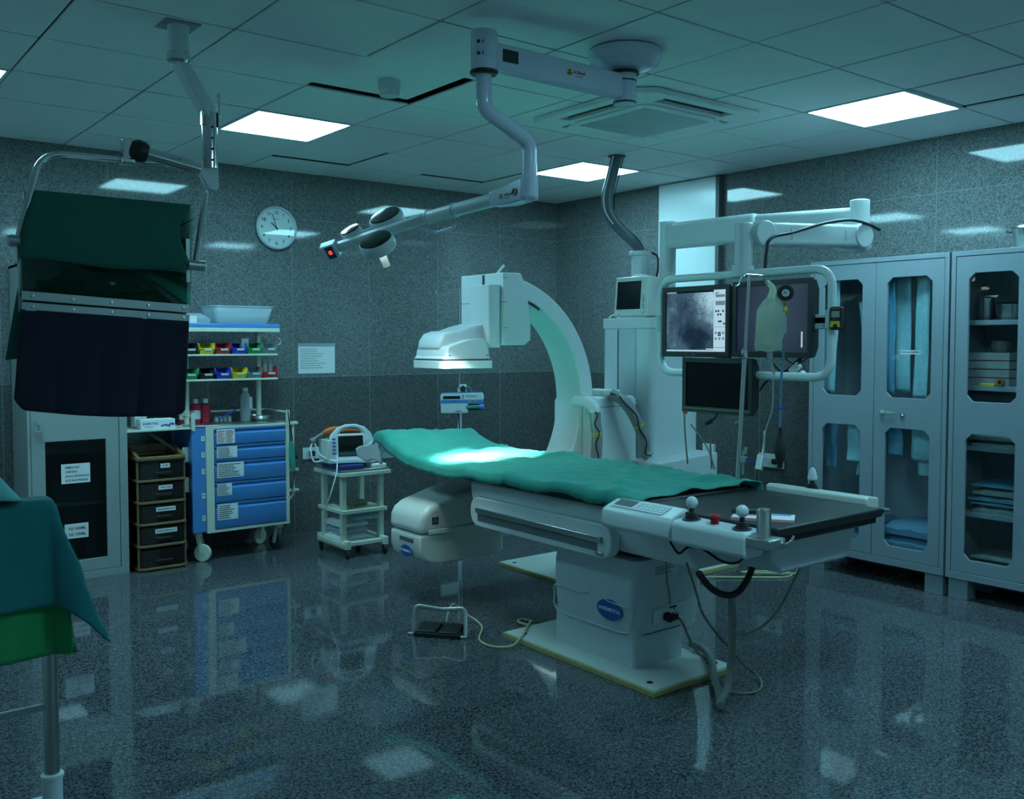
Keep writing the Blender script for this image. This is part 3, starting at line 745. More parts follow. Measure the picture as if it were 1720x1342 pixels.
r = MB(); r.tube(arcpts([(-0.485, CY0 + 0.012, 0.975), (-0.485, CY1 - 0.01, 0.975), (-1.152, CY1 - 0.01, 0.975), (-1.152, CY0 + 0.012, 0.975)], 0.015), 0.0075)
r.build('guard_rail', M['offwhite'], cart)
# raised shelves
for xx in (-0.62, -1.13): MB().box(xx - 0.014, xx + 0.014, 3.77, 3.80, 0.912, 1.575).build('riser_post', M['offwhite'], cart, bevel=0.003)
MB().box(-1.30, -0.52, 3.64, 3.93, 1.562, 1.592).build('top_shelf', M['blue'], cart, bevel=0.006)
MB().box(-1.30, -0.525, 3.632, 3.66, 1.535, 1.562).build('shelf_front_rail', M['offwhite'], cart, bevel=0.002)
for z in (1.385, 1.218): MB().box(-1.27, -0.545, 3.625, 3.78, z - 0.012, z).build('bin_shelf', M['offwhite'], cart, bevel=0.002)
# left extension leaf and brackets
MB().box(-1.575, -1.168, 3.60, 3.90, 0.893, 0.905).build('extension_leaf', M['offwhite'], cart, bevel=0.002)
for z in (0.52, 0.72): MB().box(-1.205, -1.164, 3.66, 3.67, z - 0.05, z + 0.05).build('side_bracket', M['offwhite'], cart, bevel=0.003)
MB().bar((-1.168, 3.7, 0.7), (-1.42, 3.7, 0.887), 0.012, 0.02).build('leaf_strut', M['recess'], cart)
# right hand accessories
a = MB(); a.box(-0.478, -0.40, 3.62, 3.66, 0.885, 0.905).tube(arcpts([(-0.43, 3.64, 0.89), (-0.43, 3.64, 0.45), (-0.42, 3.64, 0.40), (-0.478, 3.64, 0.34)], 0.05), 0.009)
a.box(-0.478, -0.395, 3.62, 3.66, 0.555, 0.573).box(-0.478, -0.395, 3.62, 3.66, 0.41, 0.425)
a.build('side_hanger', M['offwhite'], cart, bevel=0.002)
def castor(root, x, y, ztop, r, w, rot, wm, fm, bolt=True):
    c, s = math.cos(rot), math.sin(rot); off = r * 0.55
    wx, wy = x + c * off, y + s * off; ax = Vector((-s, c, 0))
    f = MB()
    f.cyl((x, y, ztop - 0.012), (x, y, ztop), r * 0.42)
    for q in (-1, 1):
        p = ax * (w * 0.5 + 0.004) * q
        f.bar(Vector((x, y, ztop - 0.012)) + p, Vector((wx, wy, r)) + p, 0.005, r * 0.55, up=(c, s, 0.01))
    f.cyl(Vector((wx, wy, r)) - ax * (w * 0.5 + 0.006), Vector((wx, wy, r)) + ax * (w * 0.5 + 0.006), r * 0.22)
    f.box(x - r * 0.38, x + r * 0.38, y - r * 0.38, y + r * 0.38, ztop - r * 0.5, ztop - 0.011)
    k = f.build('castor', fm, root, bevel=0.002)
    MB().lathe([(r * 0.55, -w / 2), (r * 0.94, -w / 2), (r, -w * 0.3), (r, w * 0.3), (r * 0.94, w / 2), (r * 0.55, w / 2)], (wx, wy, r), ax).build('wheel', wm, k)
castor(cart, -1.11, 3.66, 0.2, 0.058, 0.028, -0.75, M['offwhite'], M['offwhite'])
castor(cart, -0.535, 3.66, 0.19, 0.058, 0.028, 1.9, M['panelgrey'], M['offwhite'])
castor(cart, -1.11, 3.94, 0.2, 0.058, 0.028, 2.4, M['offwhite'], M['offwhite'])
castor(cart, -0.535, 3.94, 0.19, 0.058, 0.028, -2.8, M['offwhite'], M['offwhite'])

# bins on the two bin shelves
def make_bin(cx, z, mm, lab, word):
    t = thing('storage_bin', lab, 'bin', (cx, 3.69, z), 'small storage bins on the cart shelves')
    w, d, h = 0.106, 0.12, 0.068; yf = 3.627
    b = MB()
    tp = 0.012
    # tapered hopper: front lower than back
    o = [(-w / 2 + tp, yf + 0.016, 0), (w / 2 - tp, yf + 0.016, 0), (w / 2 - tp, yf + d, 0), (-w / 2 + tp, yf + d, 0),
         (-w / 2 + 0.004, yf, h * 0.52), (w / 2 - 0.004, yf, h * 0.52), (w / 2, yf + d, h), (-w / 2, yf + d, h),
         (-w / 2, yf + 0.02, h), (w / 2, yf + 0.02, h)]
    o = [(cx + a_, y_, z + zz_) for a_, y_, zz_ in o]
    th = 0.004
    vs = o
    b.add(vs, [(0, 3, 2, 1), (0, 1, 5, 4), (2, 3, 7, 6), (1, 2, 6, 9, 5), (0, 4, 8, 7, 3)])
    b.build('hopper', M[mm], t, solid=th)
    rm = MB(); rm.tube([o[7], o[8], o[4], o[5], o[9], o[6]], 0.0042, n=8)
    rm.build('rim', M[mm], t)
    MB().obox((cx + 0.006, yf - 0.002, z + h * 0.42), (0.052, 0.013, 0.0015), basis(X, (0, -0.3, 1))).build('paper_label', M['paper'], t)
    return t
pitch = 0.1115
for row, (z, seq) in enumerate(((1.385, ['binblack', 'yellow', 'red', 'binblue', 'green', 'clear']), (1.218, ['green', 'binblack', 'binblue', 'yellow', 'clear', 'red']))):
    for k, mm in enumerate(seq):
        cn = {'binblack': 'black', 'binblue': 'blue', 'clear': 'clear'}.get(mm, mm)
        make_bin(-0.592 - pitch * (5 - k) - 0.003, z + 0.0005 + 0.002, mm, '%s plastic storage bin on the %s bin shelf of the cart' % (cn, ('upper', 'lower')[row]), '')
tag(MB().box(-0.79, -0.74, 3.66, 3.70, 1.392, 1.49).build('card_box', M['linen'], None, bevel=0.002), 'small pale printed box standing in the upper green bin', 'box')
for k, (xx, l) in enumerate(((-0.615, 'left'), (-0.575, 'right'))):
    tag(MB().lathe([(0.014, 0), (0.016, 0.01), (0.016, 0.075), (0.006, 0.09), (0.006, 0.12)], (xx, 3.68, 1.228)).build('clear_vial', M['cleartube'], None), 'clear plastic vial standing in the lower red bin, %s one' % l, 'vial', 'clear vials in the red bin')
r = MB(); r.cyl((-0.60, 3.76, 1.47), (-0.54, 3.70, 1.47), 0.004).tube([(-0.515 + 0.024 * math.cos(R(a)), 3.69, 1.47 + 0.024 * math.sin(R(a))) for a in range(0, 360, 20)], 0.0035, closed=True)
r.build('ring_holder', M['chrome'], cart)
# things on the top shelf
t = thing('plastic_tub', 'translucent plastic tub standing on the top shelf of the blue cart', 'tub', (-0.765, 3.79, 1.592))
b = MB(); k = 24
def rr(x0, x1, y0, y1, z, r_): return [(p[0], p[1], z) for p in rrect(x0, x1, y0, y1, r_, 5)]
vs = rr(-0.95, -0.585, 3.69, 3.89, 1.5935, 0.03) + rr(-0.985, -0.55, 3.66, 3.92, 1.708, 0.035)
n = len(vs) // 2
b.add(vs, [(i, (i + 1) % n, n + (i + 1) % n, n + i) for i in range(n)] + [tuple(range(n))])
b.build('body', M['frost'], t, solid=0.004)
MB().tube([Vector(v) for v in vs[n:]], 0.006, closed=True, n=8).build('rim', M['frost'], t)
bundle(-0.92, -0.62, 3.72, 3.86, 1.6, 1.66, 'paper', 'folded_cloth', 'white folded cloth inside the translucent tub', 'cloth', None, 3)
o = bpy.data.objects['folded_cloth']; o.location = (-0.765, 3.79, 1.5985); o.rotation_euler = (0, 0, R(90))
o = bundle(3.68, 3.88, -1.22, -1.0, 1.5925, 1.66, 'frost', 'plastic_pack', 'clear plastic wrapped pack lying left of the tub on the top shelf', 'pack', None, 9)
tag(MB().box(-1.15, -1.095, 3.665, 3.672, 1.593, 1.64).build('paper_card', M['paper'], None), 'small white printed card in front of the plastic pack', 'card')
# on the cart worktop
def red_bottle(x, y, lab, mm='red', lm='paper'):
    z = 0.9125
    t = thing('antiseptic_bottle', lab, 'bottle', (x, y, z), 'red antiseptic bottles on the cart worktop')
    MB().lathe([(0.03, 0), (0.033, 0.004), (0.033, 0.115), (0.03, 0.125), (0.014, 0.132), (0.014, 0.138)], (x, y, z)).build('bottle_body', M['redpaper'], t)
    MB().lathe([(0.0338, 0.03), (0.0338, 0.09)], (x, y, z)).build('wrap_label', M[lm], t)
    MB().lathe([(0.017, 0.136), (0.017, 0.162), (0.015, 0.165)], (x, y, z)).build('cap', M['paper'], t)
    return t
red_bottle(-1.127, 3.84, 'red antiseptic bottle with a white cap partly behind the hanging apron')
red_bottle(-1.055, 3.83, 'red antiseptic bottle with a large white label, middle of the three')
red_bottle(-0.985, 3.83, 'red antiseptic bottle with a mostly red label, nearest the clear jar', lm='red')
t = thing('water_bottle', 'clear plastic bottle with a white cap on the cart worktop', 'bottle', (-0.707, 3.81, 0.9125))
MB().lathe([(0.032, 0), (0.036, 0.006), (0.036, 0.15), (0.03, 0.18), (0.014, 0.205), (0.014, 0.212)], (-0.707, 3.81, 0.9125)).build('bottle_body', M['frost'], t)
MB().lathe([(0.018, 0.208), (0.018, 0.232), (0.013, 0.234)], (-0.707, 3.81, 0.9125)).build('cap', M['paper'], t)
MB().box(-0.695, -0.672, 3.773, 3.776, 1.0, 1.08).build('paper_label', M['paper'], t)
t = thing('clear_jar', 'clear square jar of small vials with a blue stick on the worktop', 'jar', (-0.88, 3.8, 0.9125))
MB().holed(rrect(-0.945, -0.81, 3.75, 3.86, 0.015), [rrect(-0.942, -0.813, 3.753, 3.857, 0.013)], 'z', 0.9125, 0.985).build('jar_body', M['pane'], t)
MB().box(-0.94, -0.815, 3.755, 3.855, 0.9125, 0.914).build('jar_base', M['pane'], t)
tag(MB().cyl((-0.92, 3.74, 0.945), (-0.80, 3.745, 1.0), 0.004).build('blue_stick', M['binblue'], None), 'thin blue plastic stick leaning on the clear jar', 'stick')
for k in range(8):
    xx, yy = -0.925 + 0.03 * (k % 4), 3.78 + 0.04 * (k // 4)
    tag(MB().lathe([(0.01, 0), (0.011, 0.002), (0.011, 0.028), (0.006, 0.033), (0.008, 0.034), (0.008, 0.04)], (xx, yy, 0.9145)).build('small_vial', M['steel'] if k % 3 else M['frost'], None), 'tiny vial standing inside the clear square jar', 'vial', 'tiny vials inside the clear jar')
t = thing('steel_bowl', 'small shallow steel kidney bowl near the right end of the worktop', 'bowl', (-0.61, 3.78, 0.9125))
MB().lathe([(0.052, 0), (0.058, 0.003), (0.074, 0.036), (0.088, 0.041), (0.072, 0.038), (0.054, 0.006), (0.001, 0.005)], (-0.61, 3.78, 0.9125)).build('bowl_body', M['steel'], t)
# on the extension leaf
t = thing('glove_box', 'white glove carton with blue print on the left leaf of the cart', 'box', (-1.36, 3.68, 0.905))
MB().box(-1.475, -1.258, 3.635, 3.74, 0.9055, 0.967).build('carton', M['paper'], t, bevel=0.002)
text('KARE-TEX', 0.02, (-1.415, 3.6345, 0.94), X, Z, M['inkblue'], t, sx=1.05)
lines((-1.42, 3.6345, 0.92), 0.06, 0.008, X, Z, M['inkblue'], t, 1)
p = MB(); p.tube(curve([(-1.35, 3.635, 0.922), (-1.32, 3.635, 0.93), (-1.295, 3.635, 0.92)], 5), 0.005).tube(curve([(-1.30, 3.635, 0.925), (-1.28, 3.635, 0.938), (-1.265, 3.635, 0.93)], 5), 0.005)
p.build('printed_hand', M['inkblue'], t)
tag(MB().box(-1.48, -1.40, 3.76, 3.84, 0.9055, 1.0).build('carton', M['paper'], None, bevel=0.003), 'white carton behind the glove box, mostly hidden by the apron', 'carton')
tag(MB().lathe([(0.02, 0), (0.025, 0.005), (0.025, 0.05), (0.01, 0.06)], (-1.33, 3.8, 0.9055)).build('small_pot', M['linen'], None), 'small pale pot behind the glove box on the leaf', 'pot')
tag(MB().sheet(lambda u, v: Vector((-1.23 + 0.05 * u, 3.63 + 0.05 * v, 0.909 + 0.018 * math.sin(3.1 * u) * (1 - v * 0.6))), 8, 8).build('tissue', M['paper'], None, solid=0.001), 'crumpled white tissue beside the glove box', 'tissue')
# bag valve and stethoscope hung on the right of the cart
tag(MB().tube(curve([(-0.468, 3.585, 0.77), (-0.464, 3.58, 0.66), (-0.455, 3.585, 0.56)], 6), lambda q: 0.015 + 0.004 * math.sin(3.1 * q)).build('green_tubing', M['drape'], None), 'green breathing tube hanging on the right side of the blue cart', 'tube')
st = MB(); st.tube(curve([(-0.487, 3.595, 0.985), (-0.475, 3.59, 0.88), (-0.455, 3.6, 0.80), (-0.44, 3.605, 0.70), (-0.435, 3.6, 0.60), (-0.46, 3.6, 0.42)], 6), 0.004)
st.lathe([(0.016, 0), (0.018, 0.006), (0.01, 0.012)], (-0.43, 3.6, 0.66), NY)
tag(st.build('stethoscope', M['rubber'], None), 'black stethoscope hanging on the right side of the blue cart', 'stethoscope')

# ---------------------------------------------------------------- small white trolley with the defibrillator
SXa, SXb, SY0, SY1 = -0.34, 0.045, 3.09, 3.50
tr = thing('instrument_trolley', 'small cream three tier trolley on black castors below the back wall', 'trolley', (-0.15, 3.3, 0))
for z, nm in ((0.583, 'top_tier'), (0.325, 'middle_tier'), (0.105, 'bottom_tier')):
    q = 0.0 if z > 0.5 else 0.02
    MB().box(SXa + q, SXb - q, SY0 + q, SY1 - q, z - 0.026, z).build(nm, M['offwhite'], tr, bevel=0.003)
for xx in (SXa + 0.035, SXb - 0.06):
    for yy in (SY0 + 0.075, SY1 - 0.06): MB().box(xx - 0.003, xx + 0.033, yy - 0.018, yy + 0.018, 0.10, 0.558).build('leg', M['offwhite'], tr, bevel=0.003)
    MB().box(xx - 0.004, xx + 0.036, SY0, SY1 + 0.02, 0.062, 0.118).build('foot_rail', M['offwhite'], tr, bevel=0.003)
    for yy in (SY0 + 0.03, SY1 - 0.01): castor(tr, xx + 0.016, yy, 0.066, 0.03, 0.02, R(-100 if yy < 3.3 else 70), M['rubber'], M['rubber'])
MB().box(-0.335, 0.035, SY0 + 0.012, SY1 - 0.012, 0.5835, 0.602).build('steel_tray', M['steel'], tr, bevel=0.003)
tag(MB().box(-0.33, -0.16, SY0 + 0.015, 3.40, 0.6025, 0.632).build('instrument_tray', M['darkblue'], None, bevel=0.004), 'flat navy case under the white defibrillator', 'case')
# defibrillator
t = thing('defibrillator', 'white portable defibrillator with a carrying handle and orange paddles on the trolley', 'defibrillator', (-0.18, 3.28, 0.633))
rt = Vector((0.965, -0.26, 0)); dm = basis(rt, (0.26 * 0.16, 0.965 * 0.16, 1), (-0.195, 3.20, 0.632)) @ Matrix.Scale(1.12, 4)
b = MB(dm)
prof = [(-0.14, 0.0), (0.14, 0.0), (0.142, 0.13), (0.125, 0.185), (0.085, 0.225), (0.03, 0.244), (-0.03, 0.244), (-0.085, 0.225), (-0.125, 0.185), (-0.142, 0.13)]
hole = [(-0.075, 0.185), (0.075, 0.185), (0.05, 0.215), (0.0, 0.224), (-0.05, 0.215)]
b.holed(prof, [hole], 'z', -0.05, 0.0)
b.build('front_housing', M['white'], t, bevel=0.01, seg=3)
b = MB(dm); b.prism([(-0.135, 0.0), (0.135, 0.0), (0.135, 0.17), (-0.135, 0.17)], 'z', -0.19, -0.05)
b.build('rear_housing', M['dull'], t, bevel=0.012)
b = MB(dm); b.box(-0.085, 0.07, 0.045, 0.17, 0.0, 0.004); b.build('screen', M['screenoff'], t, bevel=0.002)
b = MB(dm); b.box(-0.08, 0.065, 0.05, 0.072, 0.004, 0.0055); b.build('key_strip', M['panelgrey'], t)
b = MB(dm); b.box(0.03, 0.04, 0.054, 0.062, 0.0055, 0.008); b.build('amber_button', M['orange'], t)
b = MB(dm); b.lathe([(0.026, 0), (0.024, 0.012), (0.01, 0.013)], (0.105, 0.125, 0), Z); b.build('rotary_knob', M['dull'], t)
b = MB(dm)
for k in range(5): b.box(-0.122, -0.10, 0.06 + 0.022 * k, 0.07 + 0.022 * k, 0, 0.003)
b.build('soft_keys', M['inkblue'], t)
b = MB(dm); b.box(-0.142, 0.142, 0.002, 0.03, 0.0, 0.03); b.build('base_lip', M['white'], t, bevel=0.006)
b = MB(dm); b.tube(arcpts([(-0.06, 0.198, -0.075), (0.0, 0.208, -0.075), (0.06, 0.198, -0.075)], 0.03), 0.013); b.build('orange_grip', M['orange'], t)
pd = MB(); pd.tube(curve([(-0.355, 3.32, 0.842), (-0.31, 3.30, 0.86), (-0.25, 3.28, 0.872)], 6), lambda q: 0.014 + 0.008 * math.sin(3.14 * q))
pd.build('paddle_handle', M['orange'], t)
pd = MB(); pd.tube(curve([(-0.43, 3.33, 0.80), (-0.40, 3.33, 0.815), (-0.352, 3.32, 0.843)], 6), 0.011).lathe([(0.02, 0), (0.022, 0.02), (0.016, 0.03)], (-0.44, 3.33, 0.785), (0.75, 0, 0.55))
pd.build('paddle_shaft', M['greycable'], t)
cb = MB(); cb.tube(curve([(-0.425, 3.33, 0.79), (-0.45, 3.32, 0.74), (-0.44, 3.30, 0.66), (-0.40, 3.28, 0.655), (-0.35, 3.25, 0.68)], 8), 0.006).tube(curve([(-0.42, 3.33, 0.79), (-0.40, 3.28, 0.70), (-0.34, 3.20, 0.66), (-0.30, 3.17, 0.66)], 8), 0.005)
cb.tube(curve([(-0.33, 3.17, 0.70), (-0.37, 3.10, 0.60), (-0.43, 3.08, 0.45), (-0.42, 3.2, 0.30)], 8), 0.004)
cb.build('paddle_cord', M['paper'], t)
MB().box(-0.37, -0.335, 3.22, 3.36, 0.64, 0.80).build('connector_block', M['cream'], t, bevel=0.006)
tag(MB().box(-0.08, 0.02, 3.105, 3.16, 0.6025, 0.628).build('gel_tube', M['paper'], None, bevel=0.008), 'white gel tube with red print lying on the trolley front', 'tube')
w = MB()
for k in range(9):
    rd = random.Random(k)
    w.tube(curve([(rd.uniform(-0.26, -0.02), rd.uniform(3.16, 3.4), 0.331 + 0.004 * k) for _ in range(6)], 8), 0.0035)
tag(w.build('lead_wires', M['olive'], None), 'tangle of thin lead wires on the middle tier of the trolley', 'wires')
tag(MB().box(-0.26, -0.12, 3.22, 3.40, 0.3255, 0.332).build('folded_sheet', M['paper'], None), 'pale sheet of paper under the tangled wires', 'paper')
for k in range(3):
    bundle(3.2, 3.45, -0.29, -0.08, 0.106 + 0.045 * k, 0.106 + 0.045 * k + 0.044, 'frost' if k == 1 else 'paper', 'folded_pad', 'pale folded pad on the bottom tier, %s in the pile' % ('lowest', 'middle', 'top')[k], 'pad', 'folded pads on the trolley', 30 + k)
bundle(3.16, 3.42, -0.19, 0.01, 0.2425, 0.298, 'pouch', 'blue_bag', 'crumpled pale blue plastic bag on the pads of the trolley', 'bag', None, 44)
# ---------------------------------------------------------------- patient table
tb = thing('patient_table', 'long white x-ray patient table with a black top on a blue badged base', 'table', (-0.19, 0.6, 0))
def floor_plate(x0, x1, y0, y1, root):
    MB().box(x0, x1, y0, y1, 0.0, 0.022).build('floor_plate_rim', M['plateedge'], root, bevel=0.002)
    p = MB().box(x0 + 0.012, x1 - 0.004, y0 + 0.012, y1 - 0.006, 0.022, 0.0245).build('floor_plate', M['plate'], root, bevel=0.001)
    b = MB()
    for xx in (x0 + 0.07, x1 - 0.07):
        for yy in (y0 + 0.09, y1 - 0.09): b.cyl((xx, yy, 0.0245), (xx, yy, 0.026), 0.014)
    b.build('bolt_hole', M['rubber'], root)
floor_plate(-0.49, 0.035, 0.095, 1.125, tb)
BX0, BX1, BY0, BY1 = -0.36, 0.03, 0.335, 0.875
MB().prism(rrect(BX0, BX1 - 0.07, BY0, BY1, 0.02), 'z', 0.0245, 0.20).build('plinth', M['dull'], tb)
# upper shell, bulging out towards the foot end
b = MB()
def shell(z):
    k = (z - 0.17) / 0.37
    g = 0.012 * math.sin(min(1, max(0, k * 2.2)) * math.pi / 2)
    tpr = 0.05 * max(0, (k - 0.62) / 0.38) ** 2
    return rrect(BX0 - g, BX1 + g + 0.035, BY0 - g * 1.2, BY1 + g - tpr, 0.05, 6)
zs = [0.165, 0.17, 0.185, 0.21, 0.26, 0.32, 0.38, 0.43, 0.46, 0.485, 0.505]
vs = []
for z in zs: vs += [(p[0], p[1], z) for p in shell(z)]
n = len(shell(0.2))
b.add(vs, [(j * n + i, j * n + (i + 1) % n, (j + 1) * n + (i + 1) % n, (j + 1) * n + i) for j in range(len(zs) - 1) for i in range(n)] + [tuple(range(n))[::-1], tuple(range((len(zs) - 1) * n, len(zs) * n))])
b.build('base_shell', M['dull'], tb, ang=50)
b = MB(); xf = BX0 - 0.0145
b.tube(curve([(xf + 0.012, 0.345, 0.30), (xf, 0.36, 0.295), (xf, 0.48, 0.30), (xf, 0.52, 0.31), (xf, 0.56, 0.318)], 6), 0.004)
b.tube(curve([(xf, 0.62, 0.315), (xf, 0.68, 0.30), (xf, 0.76, 0.302), (xf, 0.83, 0.304), (xf, 0.86, 0.295), (xf + 0.01, 0.872, 0.25), (xf + 0.005, 0.865, 0.20), (xf, 0.80, 0.178), (xf, 0.60, 0.176), (xf, 0.42, 0.176), (xf, 0.36, 0.19), (xf + 0.004, 0.345, 0.24), (xf + 0.01, 0.342, 0.30)], 6), 0.0045)
b.build('moulded_bead', M['dull'], tb)
b = MB(); bc = Vector((BX0 - 0.0135, 0.478, 0.262))
k = 40
vs = [bc + Vector((0, -0.082 * math.cos(2 * math.pi * i / k), 0.047 * math.sin(2 * math.pi * i / k))) for i in range(k)]
b.add(vs + [v + Vector((-0.004, 0, 0)) for v in vs], [tuple(range(k)), tuple(range(k, 2 * k))] + [(i, (i + 1) % k, k + (i + 1) % k, k + i) for i in range(k)])
bd = b.build('badge', M['logo'], tb, bevel=0.001, label='blue oval badge reading INTERMEDICAL')
text('INTERMEDICAL', 0.0225, bc + Vector((-0.0045, 0, 0.0)), NY, Z, M['paper'], bd, sx=0.9)
# socket panel and rating plate at the foot end
yf = BY0 - 0.0155
b = MB(); b.prism([(-0.26, 0.212), (-0.07, 0.208), (-0.05, 0.225), (-0.05, 0.29), (-0.26, 0.272)], 'y', yf - 0.006, yf + 0.004)
sp_ = b.build('socket_panel', M['white'], tb, bevel=0.002)
b = MB()
for xx, zz in ((-0.13, 0.262), (-0.118, 0.245), (-0.14, 0.243), (-0.105, 0.236)): b.cyl((xx, yf - 0.0062, zz), (xx, yf - 0.0075, zz), 0.004, n=10)
b.box(-0.16, -0.115, yf - 0.008, yf - 0.006, 0.268, 0.276)
b.build('pin_holes', M['ink'], sp_)
MB().box(-0.255, -0.10, yf - 0.002, yf + 0.002, 0.425, 0.472).build('rating_plate', M['white'], tb)
lines((-0.178, yf - 0.002, 0.449), 0.145, 0.04, X, Z, M['panelgrey'], tb, 4, seed=11)
MB().prism(rrect(-0.29, 0.02, 0.36, 0.84, 0.04), 'z', 0.505, 0.56).build('lift_collar', M['recess'], tb)
M['railshade'] = mat('grey rail shade', (0.16, 0.18, 0.19), 0.45)
# carriage
TX0, TX1 = -0.435, 0.135
prof = [(TX0 + 0.02, 0.742), (TX0, 0.73), (TX0 + 0.004, 0.68), (TX0 + 0.02, 0.60), (TX0 + 0.075, 0.535), (TX1 - 0.075, 0.535), (TX1 - 0.02, 0.60), (TX1, 0.73), (TX1 - 0.02, 0.742)]
MB().prism(prof, 'y', -0.02, 1.475).build('carriage', M['white'], tb, bevel=0.012, seg=3)
MB().prism([(TX0 + 0.012, 0.755), (TX0 + 0.004, 0.735), (TX0 + 0.02, 0.65), (TX0 + 0.07, 0.60), (TX1 - 0.07, 0.60), (TX1 - 0.01, 0.70), (TX1 - 0.01, 0.755)], 'y', -0.43, -0.02).build('foot_box', M['dull'], tb, bevel=0.012)
# side rail housing
ys, ye = 0.372, 1.425
hp = rrect(ys, ye, 0.515, 0.668, 0.068, 8)
rl = MB().prism(hp, 'x', TX0 - 0.035, TX0 + 0.02).build('side_rail_housing', M['white'], tb, bevel=0.006)
MB().box(TX0 - 0.052, TX0 - 0.03, 0.43, 1.36, 0.588, 0.615).build('accessory_rail', M['steel'], rl, bevel=0.003)
MB().box(TX0 - 0.036, TX0 - 0.034, 0.46, 1.36, 0.545, 0.588).build('rail_shade', M['railshade'], rl)  # flat strip; the shade below the rail is put into its grey
MB().box(TX0 - 0.043, TX0 - 0.034, 0.42, 0.47, 0.528, 0.545).build('rail_label', M['steel'], rl, bevel=0.002)
MB().box(TX0 - 0.002, TX0 + 0.01, 0.31, 0.36, 0.668, 0.674).build('vent_slot', M['ink'], tb)
b = MB()
for k in range(3): b.cyl((TX0 - 0.002, 0.62, 0.64 + 0.012 * k), (TX0 + 0.004, 0.62, 0.64 + 0.012 * k), 0.003, n=10)
b.build('screws', M['ink'], tb)
# table top and mattress
MB().box(-0.455, 0.16, -0.50, 1.95, 0.742, 0.778).build('table_top', M['black'], tb, bevel=0.004)
MB().prism([(-0.5, 0.766), (-0.5, 0.80), (0.19, 0.80), (0.19, 0.766)][::-1], 'y', -0.51, 0.5).build('foot_top', M['blackmat'], tb, bevel=0.006)
mt = MB()
def matz(y): return 0.808 + 0.128 * max(0, min(1, (y - 1.95) / 0.38)) ** 1.5
def skew(x, y): return 0.11 * max(0, min(1, (x + 0.49) / 0.725)) * max(0, min(1, (y - 1.5) / 0.4))
ms_ = [0.16, 0.5, 1.0, 1.5, 1.7, 1.9, 2.0, 2.05, 2.1, 2.15, 2.2, 2.25, 2.3, 2.36]
mt.prism([(y, matz(y)) for y in ms_] + [(y, matz(y) - 0.045 if y > 1.85 else 0.7785) for y in ms_[::-1]], 'x', -0.49, 0.23)
for v_ in mt.bm.verts:
    if v_.co.x > 0: v_.co.z -= 0.04 * max(0, min(1, (v_.co.y - 1.97) / 0.36))
    v_.co.y += skew(v_.co.x, v_.co.y)
mt.build('mattress', M['blackmat'], tb, bevel=0.01)
hd = MB()
hd.prism([(2.34, 0.82), (2.36, 0.88), (2.48, 0.865), (2.60, 0.79), (2.58, 0.74), (2.42, 0.76)], 'x', -0.46, -0.12)
hd.build('headrest', M['frost'], tb, bevel=0.02, label='headrest wrapped in cloudy clear plastic')
hd = MB().sheet(lambda u, v: Vector((-0.475 + 0.02 * v, 2.35 + 0.29 * u, 0.90 - 0.16 * v - 0.10 * u * (1 - v) + 0.008 * math.sin(9 * u + 5 * v))), 12, 8)
hd.build('headrest_wrap', M['paper'], tb, solid=0.004, label='white wrap hanging from the headrest')
# side control panels at the foot end
cp = MB(); cp.prism([(-0.595, 0.705), (-0.595, 0.762), (-0.585, 0.778), (-0.49, 0.812), (-0.475, 0.80), (-0.475, 0.705), (-0.50, 0.690), (-0.575, 0.690)], 'y', -0.075, 0.305)
c1 = cp.build('control_panel', M['white'], tb, bevel=0.008, seg=3)
MB().obox((-0.537, 0.13, 0.7975), (0.07, 0.28, 0.003), basis((1, 0, 0.36), Y)).build('membrane_keys', M['dull'], c1, bevel=0.001)
MB().obox((-0.535, 0.215, 0.80), (0.05, 0.10, 0.002), basis((1, 0, 0.36), Y)).build('display', M['recess'], c1)
b = MB()
for i in range(3):
    for j in range(6): b.obox((-0.552 + 0.017 * i, 0.01 + 0.025 * j, 0.7945 + 0.0061 * i), (0.010, 0.015, 0.002), basis((1, 0, 0.36), Y))
b.build('key_print', M['paper'], c1)
cp = MB(); cp.prism([(-0.60, 0.70), (-0.60, 0.765), (-0.588, 0.782), (-0.50, 0.790), (-0.485, 0.78), (-0.485, 0.70), (-0.50, 0.688), (-0.585, 0.688)], 'y', -0.44, -0.09)
c2 = cp.build('joystick_console', M['white'], tb, bevel=0.008, seg=3)
def joystick(x, y, z, cone, parent, lab=None):
    MB().lathe([(0.036, 0), (0.036, 0.003), (0.03, 0.004)], (x, y, z)).build('joystick_plate', M['panelgrey'], parent)
    MB().lathe([(0.026, 0.003), (0.027, 0.008), (0.021, 0.011), (0.023, 0.016), (0.016, 0.019), (0.018, 0.024), (0.011, 0.027), (0.008, 0.045), (0.007, 0.05)], (x, y, z)).build('joystick_boot', M['rubber'], parent)
    if cone: MB().lathe([(0.012, 0.04), (0.02, 0.046), (0.021, 0.055), (0.013, 0.085), (0.006, 0.096), (0.001, 0.098)], (x, y, z)).build('joystick_knob', M['white'], parent)
    else: MB().ball((x, y, z + 0.066), 0.0235).build('joystick_knob', M['white'], parent)
joystick(-0.543, -0.145, 0.786, False, c2)
joystick(-0.543, -0.385, 0.786, False, c2)
MB().lathe([(0.016, 0), (0.016, 0.014), (0.022, 0.016), (0.023, 0.03), (0.018, 0.035)], (-0.543, -0.258, 0.786)).build('emergency_button', M['emergency'], c2)
